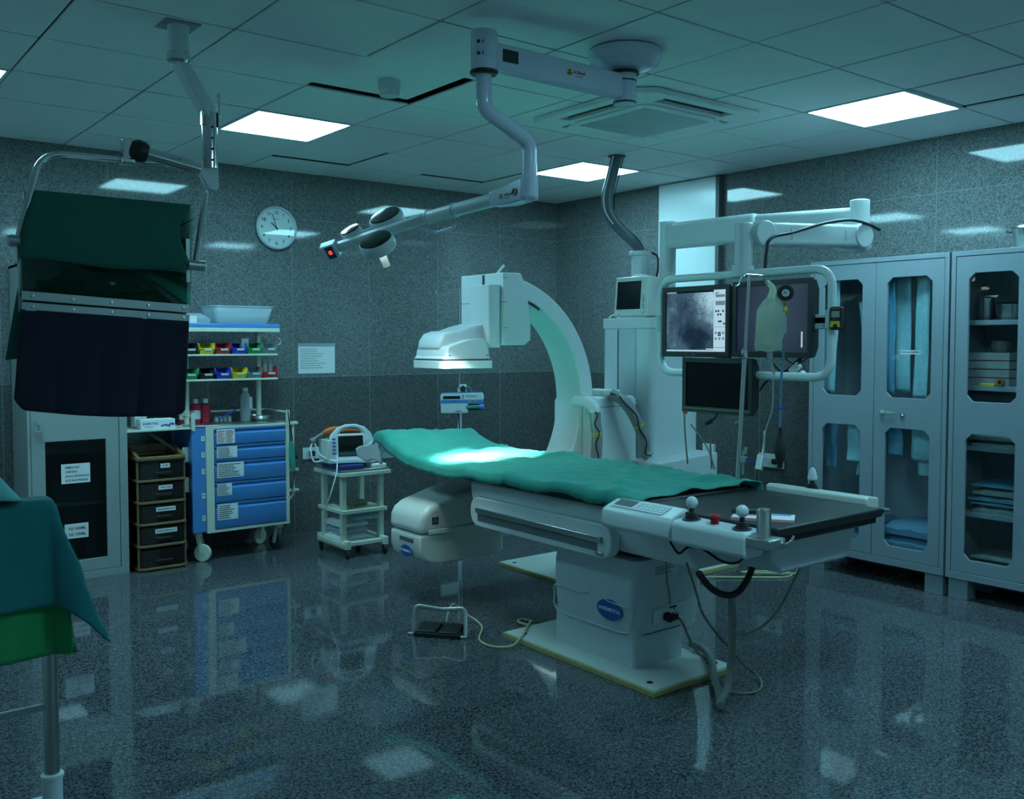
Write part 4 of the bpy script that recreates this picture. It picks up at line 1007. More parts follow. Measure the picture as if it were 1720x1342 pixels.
# bracket, post and far side rail
MB().box(-0.595, -0.50, -0.545, -0.44, 0.735, 0.775).build('corner_bracket', M['aluminium'], tb, bevel=0.006)
MB().lathe([(0.026, 0), (0.026, 0.128), (0.022, 0.136), (0.01, 0.138)], (-0.553, -0.488, 0.74)).build('steel_post', M['steel'], tb)
MB().tube(curve([(-0.51, -0.55, 0.752), (-0.50, -0.565, 0.765), (-0.49, -0.57, 0.785)], 5), 0.005).build('clamp_lever', M['chrome'], tb)
MB().cyl((0.185, -0.505, 0.79), (0.225, -0.51, 0.785), 0.014).build('corner_knob', M['chrome'], tb)
b = MB(); b.prism([(0.215, 0.795), (0.215, 0.822), (0.235, 0.83), (0.31, 0.82), (0.315, 0.775), (0.24, 0.775)], 'y', -0.42, 0.08)
c3 = b.build('far_console', M['cream'], tb, bevel=0.006)
joystick(0.265, -0.13, 0.822, True, c3)

# leaflet on the foot end
t = thing('leaflet', 'red and white printed leaflet lying on the black table foot', 'leaflet', (-0.34, -0.34, 0.80))
lm_ = basis((0.55, -0.83, 0), (0.83, 0.55, 0), (-0.36, -0.34, 0.801))
MB(lm_).box(-0.115, 0.115, -0.075, 0.075, 0, 0.003).build('sheet', M['paper'], t)
MB(lm_).box(-0.115, 0.115, -0.075, -0.045, 0.003, 0.0036).build('red_band', M['redpaper'], t)
MB(lm_).box(0.03, 0.10, 0.045, 0.066, 0.003, 0.0036).build('blue_heading', M['blue'], t)
lines(lm_ @ Vector((-0.03, 0.03, 0.0032)), 0.13, 0.05, lm_.to_3x3() @ Vector(X), lm_.to_3x3() @ Vector(Y), M['inkred'], t, 4, off=0.0003, seed=5)
tag(MB(lm_).prism([(-0.12, 0.02), (-0.02, 0.045), (-0.01, 0.075), (-0.10, 0.07)], 'z', 0.0045, 0.022).build('black_wallet', M['black'], None, bevel=0.004), 'small black pouch lying behind the steel post on the table', 'pouch')

# ---------------------------------------------------------------- the green drape
NUx, NUy = 46, 110
def drapez(x, y):
    yw = y; y = y - skew(x, y)
    z = matz(y) + 0.012
    z -= 0.04 * max(0, min(1, (y - 1.97) / 0.36)) * max(0, min(1, (x + 0.49) / 0.72)) ** 1.5
    if y < 1.7: z += 0.012 * math.exp(-((x - 0.15) / 0.12) ** 2) * (0.6 + 0.4 * math.sin(y * 7)) + 0.022 * math.exp(-((y - 1.42) / 0.16) ** 2) * math.exp(-((x - 0.22) / 0.12) ** 2)
    if 1.6 < y: z += 0.008 * math.exp(-((y - 2.22) / 0.14) ** 2)
    z -= 0.035 * max(0, min(1, (y - 2.27) / 0.13)) ** 1.5
    w = 0.010 * noise.noise(Vector((x * 7 + 2, y * 3.1, 1.7))) + 0.005 * noise.noise(Vector((x * 16, y * 8 - 4, 5.1)))
    # long pulled folds towards the foot end
    f = math.exp(-((y - 0.55) / 0.42) ** 2)
    w += f * 0.008 * math.sin(x * 34 + y * 9 + 2.2 * noise.noise(Vector((x * 3, y * 2, 0))))
    rg = 1 - abs(noise.noise(Vector((x * 6 + y * 2.2, y * 3.4 - x * 1.5, 7.7))))
    w += 0.012 * max(0, rg - 0.82) / 0.18 * (0.4 + f)
    rg = 1 - abs(noise.noise(Vector((x * 3.0 - y * 1.2, y * 7.5, 2.2))))
    w += 0.008 * max(0, rg - 0.85) / 0.15
    return z + max(-0.006, w)
def drape(u, v):
    y = 0.165 + u * 2.215
    s = v * 0.915 - (0.045 + 0.022 * max(0, min(1, (y - 1.1) / 0.5)))            # across, cloth coordinate
    xl, xr = -0.49, 0.235
    y += 0.018 * math.sin(v * 5.0) * (1 - u) - 0.03 * (1 - u) * v
    x = xl + s
    y += skew(x, y) * u ** 2
    if x < xl:                      # near side overhang
        d = xl - x
        return Vector((xl - 0.012 - 0.12 * d + 0.006 * math.sin(y * 11), y, drapez(xl, y) - d * (1.0 + 0.35 * (1 - u) ** 2) - 0.0025 * math.sin(y * 17)))
    if x > xr:
        d = x - xr
        return Vector((xr + 0.012 + 0.15 * d, y, drapez(xr, y) - d * 0.9))
    e = 0
    for q in (x - xl, xr - x):
        e += 0.010 * max(0, 1 - q / 0.04) ** 2
    return Vector((x, y, drapez(x, y) - e))
o = MB().sheet(drape, NUy, NUx).build('surgical_drape', M['drape'], None, solid=0.004, ang=180)
tag(o, 'green cotton surgical drape spread over the patient table under the lamp', 'drape')

# ---------------------------------------------------------------- C-arm
ca = thing('c_arm', 'white angiography c-arm with its stand column and x-ray tube behind the table', 'x-ray machine', (1.0, 1.9, 0))
floor_plate(0.40, 1.62, 1.335, 2.335, ca)
cc_, cz_, Ro, Ri, ya_, yb_ = 0.03, 1.095, 0.767, 0.662, 1.85, 2.09
poly = [(cc_ + Ro * math.cos(R(a)), cz_ + Ro * math.sin(R(a))) for a in range(-92, 83, 3)] + [(cc_ + Ri * math.cos(R(a)), cz_ + Ri * math.sin(R(a))) for a in range(82, -93, -3)]
b = MB(); n = len(poly); hn = n // 2
vs = [(p[0], ya_, p[1]) for p in poly] + [(p[0], yb_, p[1]) for p in poly]
fs = []
for i in range(hn - 1):
    j = n - 1 - i
    fs += [(i, i + 1, j - 1, j), (n + i, n + j, n + j - 1, n + i + 1), (i, n + i, n + i + 1, i + 1), (j, j - 1, n + j - 1, n + j)]
fs += [(0, n - 1, 2 * n - 1, n), (hn - 1, n + hn - 1, n + hn, hn)]
b.add(vs, fs)
b.build('c_arc', M['white'], ca, bevel=0.008, ang=30)
b = MB(); b.tube([(cc_ + (Ri - 0.006) * math.cos(R(a)), ya_ + 0.012, cz_ + (Ri - 0.006) * math.sin(R(a))) for a in range(60, 78, 2)], 0.006)
b.build('arc_cable_slot', M['ink'], ca)
b = MB()
b.prism([(cc_ + 0.64, 0.72), (cc_ + 0.76, 0.72), (cc_ + 0.78, 1.14), (cc_ + 0.665, 1.14)], 'y', ya_ - 0.012, ya_)
b.build('arc_tape_cover', M['cream'], ca, bevel=0.003)
# detector housing
hz0, hz1 = 1.45, 1.872
MB().prism([(0.03, hz0), (0.19, hz0), (0.235, hz0 + 0.03), (0.235, hz0 + 0.12), (0.205, hz1 - 0.08), (0.16, hz1), (0.03, hz1)], 'y', 1.79, 2.22).build('detector_housing', M['white'], ca, bevel=0.008, seg=3)
b = MB()
for zz in (1.55, 1.70, 1.84): b.box(0.028, 0.06, 1.787, 1.793, zz, zz + 0.002)
for zz in (1.70,): b.box(0.0285, 0.031, 1.79, 2.22, zz, zz + 0.0025)
b.box(0.0275, 0.031, 1.975, 1.995, 1.79, 1.865)
b.build('panel_seams', M['ink'], ca)
b = MB(); b.prism(rrect(-0.055, 0.03, 1.81, 2.02, 0.02), 'z', 1.435, 1.80)
b.build('lift_slide', M['white'], ca, bevel=0.004)
b = MB()
b.tube(curve([(0.1, 1.95, 1.87), (0.115, 1.93, 1.90), (0.135, 1.92, 1.925)], 4), 0.008)
b.build('housing_tie', M['paper'], ca)
# flat detector
MB().prism(rrect(-0.385, -0.035, 1.785, 2.135, 0.04), 'z', 1.318, 1.362).build('detector_plate', M['white'], ca, bevel=0.003)
MB().prism(rrect(-0.375, -0.05, 1.795, 2.125, 0.04), 'z', 1.362, 1.368).build('shadow_gap', M['ink'], ca)
cv = MB()
cv.prism([(-0.372, 1.368), (-0.372, 1.378), (-0.362, 1.385), (-0.355, 1.42), (-0.345, 1.44), (-0.28, 1.462), (-0.20, 1.483), (-0.12, 1.49), (-0.085, 1.478), (-0.07, 1.45), (-0.066, 1.385), (-0.058, 1.378), (-0.058, 1.368)], 'y', 1.80, 2.12)
cv.build('detector_cover', M['white'], ca, bevel=0.014, seg=3)
cv = MB()
cv.prism([(-0.362, 1.42), (-0.352, 1.475), (-0.32, 1.515), (-0.27, 1.53), (-0.22, 1.532), (-0.15, 1.555), (-0.06, 1.575), (-0.02, 1.575), (-0.02, 1.44)], 'y', 1.875, 2.115)
cv.build('detector_hood', M['white'], ca, bevel=0.022, seg=4)
b = MB()
for xx in (-0.34, -0.08):
    b.cyl((xx, 1.7985, 1.392), (xx, 1.80, 1.392), 0.004, n=10)
b.build('screws', M['ink'], ca)
# x-ray tube
lo = MB(); lo.prism([(-0.545, 0.402), (-0.548, 0.32), (-0.53, 0.27), (-0.47, 0.235), (-0.40, 0.225), (-0.05, 0.228), (0.03, 0.245), (0.03, 0.395), (-0.02, 0.395), (-0.06, 0.425)], 'y', 1.79, 2.11)
lo.build('tube_lower_housing', M['cream'], ca, bevel=0.016, seg=3)
up_ = MB(); up_.prism([(-0.552, 0.405), (-0.548, 0.49), (-0.525, 0.53), (-0.48, 0.56), (-0.25, 0.625), (-0.10, 0.655), (0.02, 0.655), (0.02, 0.41), (-0.06, 0.43)], 'y', 1.78, 2.12)
up_.build('tube_cover', M['cream'], ca, bevel=0.035, seg=5)
MB().box(-0.50, -0.03, 1.776, 1.784, 0.405, 0.43).build('cover_lip', M['cream'], ca, bevel=0.003)
MB().box(0.02, 0.38, 1.86, 2.08, 0.31, 0.42).build('tube_arm', M['white'], ca, bevel=0.012)
b = MB(); oc = Vector((-0.549, 1.93, 0.30)); k = 28
vs = [oc + Vector((0.003 * 0, -0.055 * math.cos(2 * math.pi * i / k), 0.033 * math.sin(2 * math.pi * i / k))) for i in range(k)]
b.add(vs + [v + Vector((-0.004, 0, 0)) for v in vs], [tuple(range(k)), tuple(range(k, 2 * k))] + [(i, (i + 1) % k, k + (i + 1) % k, k + i) for i in range(k)])
bd2 = b.build('badge', M['logo'], ca, label='small blue oval badge')
text('INTERMEDICAL', 0.017, oc + Vector((-0.0045, 0, 0)), NY, Z, M['paper'], bd2, sx=0.9)
MB().box(-0.551, -0.546, 1.86, 2.0, 0.352, 0.375).build('grip_recess', M['recess'], ca)
MB().box(-0.475, -0.435, 1.7775, 1.781, 0.46, 0.50).build('warning_plate', M['ink'], ca)
b = MB(); wc = Vector((-0.455, 1.777, 0.48))
for a in (90, 210, 330):
    p = [(0, 0)] + [(0.015 * math.cos(R(a + d)), 0.015 * math.sin(R(a + d))) for d in (-30, -10, 10, 30)]
    b.prism([(wc.x + q[0], wc.z + q[1]) for q in p], 'y', 1.7768, 1.7775)
b.build('warning_symbol', M['linen'], ca)
# carriage block between arc and column
MB().prism([(0.70, 0.60), (1.06, 0.60), (1.06, 1.10), (1.03, 1.125), (0.74, 1.125), (0.70, 1.09)], 'y', 1.72, 2.12).build('arc_carriage', M['white'], ca, bevel=0.012, seg=3)
MB().box(0.79, 0.93, 1.74, 1.95, 1.125, 1.165).build('junction_box', M['white'], ca, bevel=0.006)
MB().box(0.70, 1.06, 1.717, 1.721, 1.06, 1.063).build('seam', M['recess'], ca)
MB().tube(arcpts([(0.60, 1.80, 1.10), (0.615, 1.70, 1.10), (0.635, 1.66, 1.06), (0.635, 1.655, 1.035)], 0.05, 8), 0.036, n=16).build('hose_elbow', M['white'], ca)
# column
kx0, kx1, ky0, ky1 = 1.10, 1.56, 1.63, 2.09
MB().prism(rrect(kx0, kx1, ky0, ky1, 0.045), 'z', 0.0245, 1.555).build('column', M['white'], ca)
MB().prism(rrect(kx0 - 0.006, kx1 + 0.004, ky0 - 0.004, ky1 + 0.006, 0.04), 'z', 1.555, 1.625).build('column_cap', M['white'], ca, bevel=0.004)
MB().box(kx0 - 0.004, kx0 + 0.002, 1.77, 1.94, 0.3, 1.55).build('column_slot', M['dull'], ca)
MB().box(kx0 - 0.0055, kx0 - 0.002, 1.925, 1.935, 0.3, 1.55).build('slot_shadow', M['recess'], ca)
b = MB(); b.prism([(1.02, 0.0245), (1.60, 0.0245), (1.60, 0.74), (1.02, 0.71)], 'y', 1.50, 2.12)
b.build('column_skirt', M['white'], ca, bevel=0.01)
def hose(pts, r, lab, bands):
    o = MB(); P_ = curve(pts, 12)
    o.tube(P_, lambda q: r * (1 + 0.02 * math.sin(q * 500)), n=14)
    hs = thing('cable_hose', lab, 'hose', pts[0])
    o.build('hose_body', M['greyhose'], hs)
    for i in bands:
        MB().tube([P_[i], P_[i + 1]], r * 1.06, n=16).build('yellow_tape', M['tape'], hs)
    w = MB()
    w.tube([p + Vector((-0.7 * r + 0.4 * r * math.sin(k * 0.35), -r * 0.9, 0.1 * r)) for k, p in enumerate(P_)], 0.0045, n=6)
    w.build('strapped_wire', M['rubber'], hs)
hose([(0.633, 1.657, 1.04), (0.637, 1.655, 0.975), (0.645, 1.65, 0.90), (0.642, 1.65, 0.80), (0.64, 1.66, 0.70), (0.66, 1.70, 0.60)], 0.034, 'grey cable hose dropping straight down beside the c-arm arc', [22, 24])
hose([(0.80, 1.70, 1.145), (0.86, 1.64, 1.10), (0.93, 1.605, 0.99), (0.99, 1.60, 0.88), (1.02, 1.60, 0.77), (1.03, 1.58, 0.745)], 0.036, 'grey cable hose curving from the junction box down to the column foot', [28])

# ---------------------------------------------------------------- patient monitor on the column
t = thing('patient_monitor', 'cream bedside monitor with a dark screen standing on the column top', 'monitor', (1.2, 1.83, 1.6255))
vx0, vy0, vy1 = 1.125, 1.70, 2.005
MB().prism([(vx0, 1.635), (vx0 + 0.02, 1.898), (vx0 + 0.16, 1.888), (vx0 + 0.16, 1.635)], 'y', vy0, vy1).build('housing', M['cream'], t, bevel=0.01, seg=3)
MB().box(vx0 + 0.01, vx0 + 0.15, vy0 + 0.02, vy1 - 0.02, 1.6262, 1.636).build('foot_base', M['dull'], t)
fm = basis(NY, (0.02, 0, 0.25), (vx0 + 0.0095, (vy0 + vy1) / 2, 1.755))
MB(fm).box(-0.128, 0.088, -0.072, 0.112, 0, 0.0035).build('screen', M['screenoff'], t, bevel=0.001)
for k, c in enumerate(('blue', 'emergency', 'linen', 'blue', 'blue')):
    MB(fm).cyl((0.115, 0.01 - 0.018 * k, 0), (0.115, 0.01 - 0.018 * k, 0.003), 0.0055, n=12).build('front_button', M[c], t)
MB(fm).lathe([(0.015, 0), (0.014, 0.01), (0.005, 0.011)], (0.115, -0.09, 0), Z).build('rotary_knob', M['dull'], t)
MB(fm).box(-0.11, -0.10, -0.112, -0.104, 0, 0.002).build('power_light', M['green'], t)
lines(fm @ Vector((-0.09, 0.114, 0)), 0.035, 0.006, NY, Z, M['panelgrey'], t, 1, off=0.0005)
b = MB()
for k in range(9): b.box(vx0 + 0.06, vx0 + 0.14, vy0 - 0.0015, vy0 + 0.001, 1.76 + 0.011 * k, 1.765 + 0.011 * k)
b.build('vent_grille', M['dull'], t)
MB().tube(arcpts([(vx0 + 0.08, vy0 + 0.05, 1.87), (vx0 + 0.08, vy0 + 0.08, 1.905), (vx0 + 0.08, vy1 - 0.10, 1.905), (vx0 + 0.08, vy1 - 0.07, 1.87)], 0.03), 0.007).build('carry_handle', M['cream'], t)
b = MB()
b.tube(curve([(vx0 + 0.06, vy1 - 0.02, 1.885), (vx0 + 0.1, vy1 - 0.1, 1.895), (vx0 + 0.16, vy0 + 0.02, 1.885), (vx0 + 0.2, vy0 - 0.12, 1.86), (vx0 + 0.24, vy0 - 0.1, 1.90)], 8), 0.0035)
b.tube(curve([(vx0 + 0.02, vy1 - 0.01, 1.66), (vx0 + 0.01, vy1 + 0.04, 1.64), (vx0 + 0.03, vy1 + 0.07, 1.632)], 6), 0.004)
b.build('monitor_cord', M['paper'], t)

M['ductgrey'] = mat('grey cable sleeve', (0.12, 0.14, 0.16), 0.4)
# ---------------------------------------------------------------- cable riser behind the monitor
t = thing('cable_riser', 'white riser post on the column with a cable bundle up to the ceiling', 'cable riser', (1.36, 1.99, 1.6255))
MB().cyl((1.365, 1.99, 1.6255), (1.365, 1.99, 2.055), 0.062).build('riser_post', M['white'], t)
MB().cyl((1.365, 1.99, 2.055), (1.365, 1.99, 2.085), 0.078).build('riser_collar', M['white'], t, bevel=0.004)
P_ = curve([(1.36, 1.99, 2.08), (1.33, 2.02, 2.15), (1.24, 2.07, 2.24), (1.17, 2.10, 2.34), (1.16, 2.11, 2.45), (1.20, 2.11, 2.58), (1.25, 2.11, 2.735)], 8)
MB().tube(P_, 0.038, n=14, flat=(1.0, 0.8)).build('cable_bundle', M['ductgrey'], t)
b = MB()
b.tube([p + Vector((-0.045, -0.015, 0.0)) for p in P_[18:]], 0.005, n=6)
b.build('cable_sleeve_edge', M['paper'], t)
b = MB()
b.tube(curve([(1.38, 1.95, 2.09), (1.43, 1.90, 2.05), (1.42, 1.88, 1.97), (1.39, 1.87, 1.90)], 8), 0.007)
b.tube([p + Vector((0.045, -0.02, 0.0)) for p in P_[26:]], 0.004, n=6)
b.build('black_lead', M['rubber'], t)
MB().cyl((1.25, 2.11, 2.728), (1.25, 2.11, 2.7345), 0.06).build('ceiling_hole_ring', M['recess'], t)
M['bezel'] = mat('charcoal monitor plastic', (0.022, 0.024, 0.028), 0.42)
# ---------------------------------------------------------------- monitor boom
bm_ = thing('monitor_boom', 'white jointed boom arm carrying a tubular monitor frame', 'boom arm', (1.37, 1.75, 1.6255))
P0, P1 = Vector((1.37, 1.75, 0)), Vector((1.39, 0.36, 0))
b = MB(); b.cyl((1.37, 1.75, 1.6255), (1.37, 1.75, 2.26), 0.055).cyl((1.37, 1.75, 1.93), (1.37, 1.75, 1.935), 0.058).cyl((1.37, 1.75, 1.80), (1.37, 1.75, 1.803), 0.058)
b.build('boom_post', M['white'], bm_, bevel=0.006)
b = MB(); b.bar((1.37, 1.75, 2.165), (1.378, 1.02, 2.158), 0.10, 0.17)
b.build('upper_arm_sleeve', M['white'], bm_, bevel=0.03, seg=4)
b = MB(); b.prism([(1.08, 2.078), (1.08, 2.238), (0.36, 2.205), (0.36, 2.085)], 'x', 1.342, 1.428)
b.build('upper_arm', M['white'], bm_, bevel=0.026, seg=4)
b = MB(); b.cyl((1.39, 0.36, 1.985), (1.39, 0.36, 2.245), 0.052)
b.build('elbow_post', M['white'], bm_, bevel=0.006)
FXm, FY0m = 0.60, 0.525
A, B = Vector((1.36, 0.36, 2.045)), Vector((0.68, 0.49, 2.02))
d = (B - A).normalized(); sd = d.cross(Vector(Z)).normalized()
b = MB(); b.bar(A, B, 0.11, 0.115); b.build('spring_arm', M['white'], bm_, bevel=0.016, seg=3)
for p in (A, B):
    b = MB(); b.cyl(p - sd * 0.062, p + sd * 0.062, 0.066, n=32); b.build('pivot_disc', M['white'], bm_, bevel=0.006)
MB().bar(A + Vector((0.06, -0.01, 0.0)), A + Vector((0.0, 0.0, -0.02)), 0.1, 0.15).build('elbow_block', M['white'], bm_, bevel=0.02, seg=3)
b = MB(); b.cyl((FXm + 0.005, FY0m, 1.835), (FXm + 0.005, FY0m, 2.075), 0.046); b.bar((FXm + 0.0, FY0m, 2.03), B, 0.06, 0.08)
b.build('drop_tube', M['white'], bm_, bevel=0.006)
MB().cyl((FXm, FY0m, 1.80), (FXm, FY0m, 1.86), 0.056).build('drop_collar', M['white'], bm_, bevel=0.006)
fy0, fy1, fz0, fz1 = 0.005, 1.085, 1.30, 1.815
fr = MB(); fr.tube(arcpts([(FXm, fy0, fz0), (FXm, fy1, fz0), (FXm, fy1, fz1), (FXm, fy0, fz1)], 0.10, 8, True), 0.021, n=14, closed=True)
fr.build('monitor_frame', M['white'], bm_)
for yy, nm in ((fy0, 'frame_clamp'), (fy1, 'frame_clamp')):
    b = MB(); b.cyl((FXm, yy, 1.53), (FXm, yy, 1.62), 0.031)
    sg = 1 if yy < 0.5 else -1
    b.box(FXm + 0.005, FXm + 0.02, min(yy, yy + sg * 0.12), max(yy, yy + sg * 0.12), 1.53, 1.59)
    b.build(nm, M['dull'], bm_, bevel=0.004)
MB().box(FXm + 0.005, FXm + 0.03, fy0, fy1, 1.555, 1.60).build('cross_bar', M['dull'], bm_, bevel=0.003)
MB().box(FXm + 0.012, FXm + 0.03, 0.60, 0.68, 1.20, 1.56).build('hanger_plate', M['dull'], bm_, bevel=0.003)
b = MB()
b.tube(curve([(0.655, 0.43, 1.60), (0.655, 0.43, 1.78), (0.655, 0.42, 1.93), (0.70, 0.42, 2.0), (0.85, 0.40, 2.035), (1.04, 0.35, 2.09), (1.20, 0.30, 2.115), (1.37, 0.295, 2.105), (1.46, 0.28, 2.08)], 8), 0.0085)
b.build('boom_cable', M['bezel'], bm_)
b = MB()
for q in (0.25, 0.8):
    p = B.lerp(A, q)
    b.tube([p + sd * 0.058 * math.cos(R(a)) * 1.08 + Vector((0, 0, 0.061 * math.sin(R(a)))) * 1.08 for a in range(0, 360, 20)], 0.0025, closed=True, n=6)
b.build('cable_tie', M['paper'], bm_)

# ---------------------------------------------------------------- flat monitors
m, N, L, b_ = newmat('angiogram on screen')
tc = N.new('ShaderNodeTexCoord')
n1 = N.new('ShaderNodeTexNoise'); n1.inputs['Scale'].default_value = 11; n1.inputs['Detail'].default_value = 8; n1.inputs['Roughness'].default_value = 0.62
L.new(tc.outputs['Object'], n1.inputs['Vector'])
sx = N.new('ShaderNodeSeparateXYZ'); L.new(tc.outputs['Object'], sx.inputs[0])
def blob(cy, cz, ry, rz):
    a = math_node(N, L, 'POWER', math_node(N, L, 'DIVIDE', math_node(N, L, 'SUBTRACT', sx.outputs[1], cy), ry), 2)
    c = math_node(N, L, 'POWER', math_node(N, L, 'DIVIDE', math_node(N, L, 'SUBTRACT', sx.outputs[2], cz), rz), 2)
    return math_node(N, L, 'POWER', 2.718, math_node(N, L, 'MULTIPLY', math_node(N, L, 'ADD', a, c), -1.0))
val = math_node(N, L, 'ADD', math_node(N, L, 'MULTIPLY', n1.outputs['Fac'], 0.95), -0.17)
val = math_node(N, L, 'ADD', val, math_node(N, L, 'MULTIPLY', blob(-0.10, 0.30, 0.08, 0.12), 0.5))
val = math_node(N, L, 'SUBTRACT', val, math_node(N, L, 'MULTIPLY', blob(0.0, 0.10, 0.14, 0.10), 0.30))
val = math_node(N, L, 'SUBTRACT', val, math_node(N, L, 'MULTIPLY', blob(0.09, 0.30, 0.05, 0.06), 0.15))
# vessels: thin dark wandering lines
wv = N.new('ShaderNodeTexVoronoi'); wv.feature = 'DISTANCE_TO_EDGE'; wv.inputs['Scale'].default_value = 8
wn = N.new('ShaderNodeTexNoise'); wn.inputs['Scale'].default_value = 9; L.new(tc.outputs['Object'], wn.inputs['Vector'])
va = N.new('ShaderNodeVectorMath'); va.operation = 'MULTIPLY_ADD'; L.new(wn.outputs['Color'], va.inputs[0]); va.inputs[1].default_value = (0.25, 0.25, 0.25); L.new(tc.outputs['Object'], va.inputs[2])
L.new(va.outputs[0], wv.inputs['Vector'])
ves = math_node(N, L, 'SUBTRACT', 1.0, math_node(N, L, 'MULTIPLY', wv.outputs['Distance'], 18.0), True)
val = math_node(N, L, 'SUBTRACT', val, math_node(N, L, 'MULTIPLY', math_node(N, L, 'MULTIPLY', ves, n1.outputs['Fac']), 0.13))
cr = N.new('ShaderNodeValToRGB')
cr.color_ramp.elements[0].position = 0.02; cr.color_ramp.elements[0].color = (0.006, 0.018, 0.04, 1)
cr.color_ramp.elements[1].position = 0.85; cr.color_ramp.elements[1].color = (0.40, 0.66, 0.76, 1)
e_ = cr.color_ramp.elements.new(0.35); e_.color = (0.06, 0.12, 0.18, 1)
L.new(val, cr.inputs[0])
b_.inputs['Base Color'].default_value = (0.01, 0.01, 0.01, 1); b_.inputs['Roughness'].default_value = 0.15
L.new(cr.outputs[0], b_.inputs['Emission Color']); b_.inputs['Emission Strength'].default_value = 1.0
M['angio'] = m
M['vessel'] = mat('dark vessel trace', (0.004, 0.006, 0.01), 0.3, emit=(0.02, 0.045, 0.07), estr=1.0)
M['uipanel'] = mat('screen side panel', (0.02, 0.02, 0.02), 0.2, emit=(0.42, 0.62, 0.74), estr=1.0)
M['uigrey'] = mat('screen grey field', (0.02, 0.02, 0.02), 0.2, emit=(0.13, 0.2, 0.24), estr=1.0)
M['uiblack'] = mat('screen black key', (0.006, 0.006, 0.008), 0.2)
M['uiwhite'] = mat('screen white print', (0.02, 0.02, 0.02), 0.2, emit=(0.7, 0.85, 0.9), estr=1.0)
m, N, L, b_ = newmat('idle dark blue screen')
tc = N.new('ShaderNodeTexCoord'); gd = N.new('ShaderNodeTexGradient'); gd.gradient_type = 'SPHERICAL'
mp = N.new('ShaderNodeMapping'); mp.inputs['Scale'].default_value = (3.2, 3.2, 3.2); mp.inputs['Location'].default_value = (0, 0.05, -0.6)
L.new(tc.outputs['Object'], mp.inputs[0]); L.new(mp.outputs[0], gd.inputs[0])
cr = N.new('ShaderNodeValToRGB'); cr.color_ramp.elements[0].color = (0.003, 0.006, 0.02, 1); cr.color_ramp.elements[1].color = (0.035, 0.055, 0.09, 1)
L.new(gd.outputs[0], cr.inputs[0]); L.new(cr.outputs[0], b_.inputs['Emission Color']); b_.inputs['Emission Strength'].default_value = 1.0
b_.inputs['Base Color'].default_value = (0.008, 0.009, 0.012, 1); b_.inputs['Roughness'].default_value = 0.2
M['idle'] = m
M['bezel'] = mat('charcoal monitor plastic', (0.022, 0.024, 0.028), 0.42)
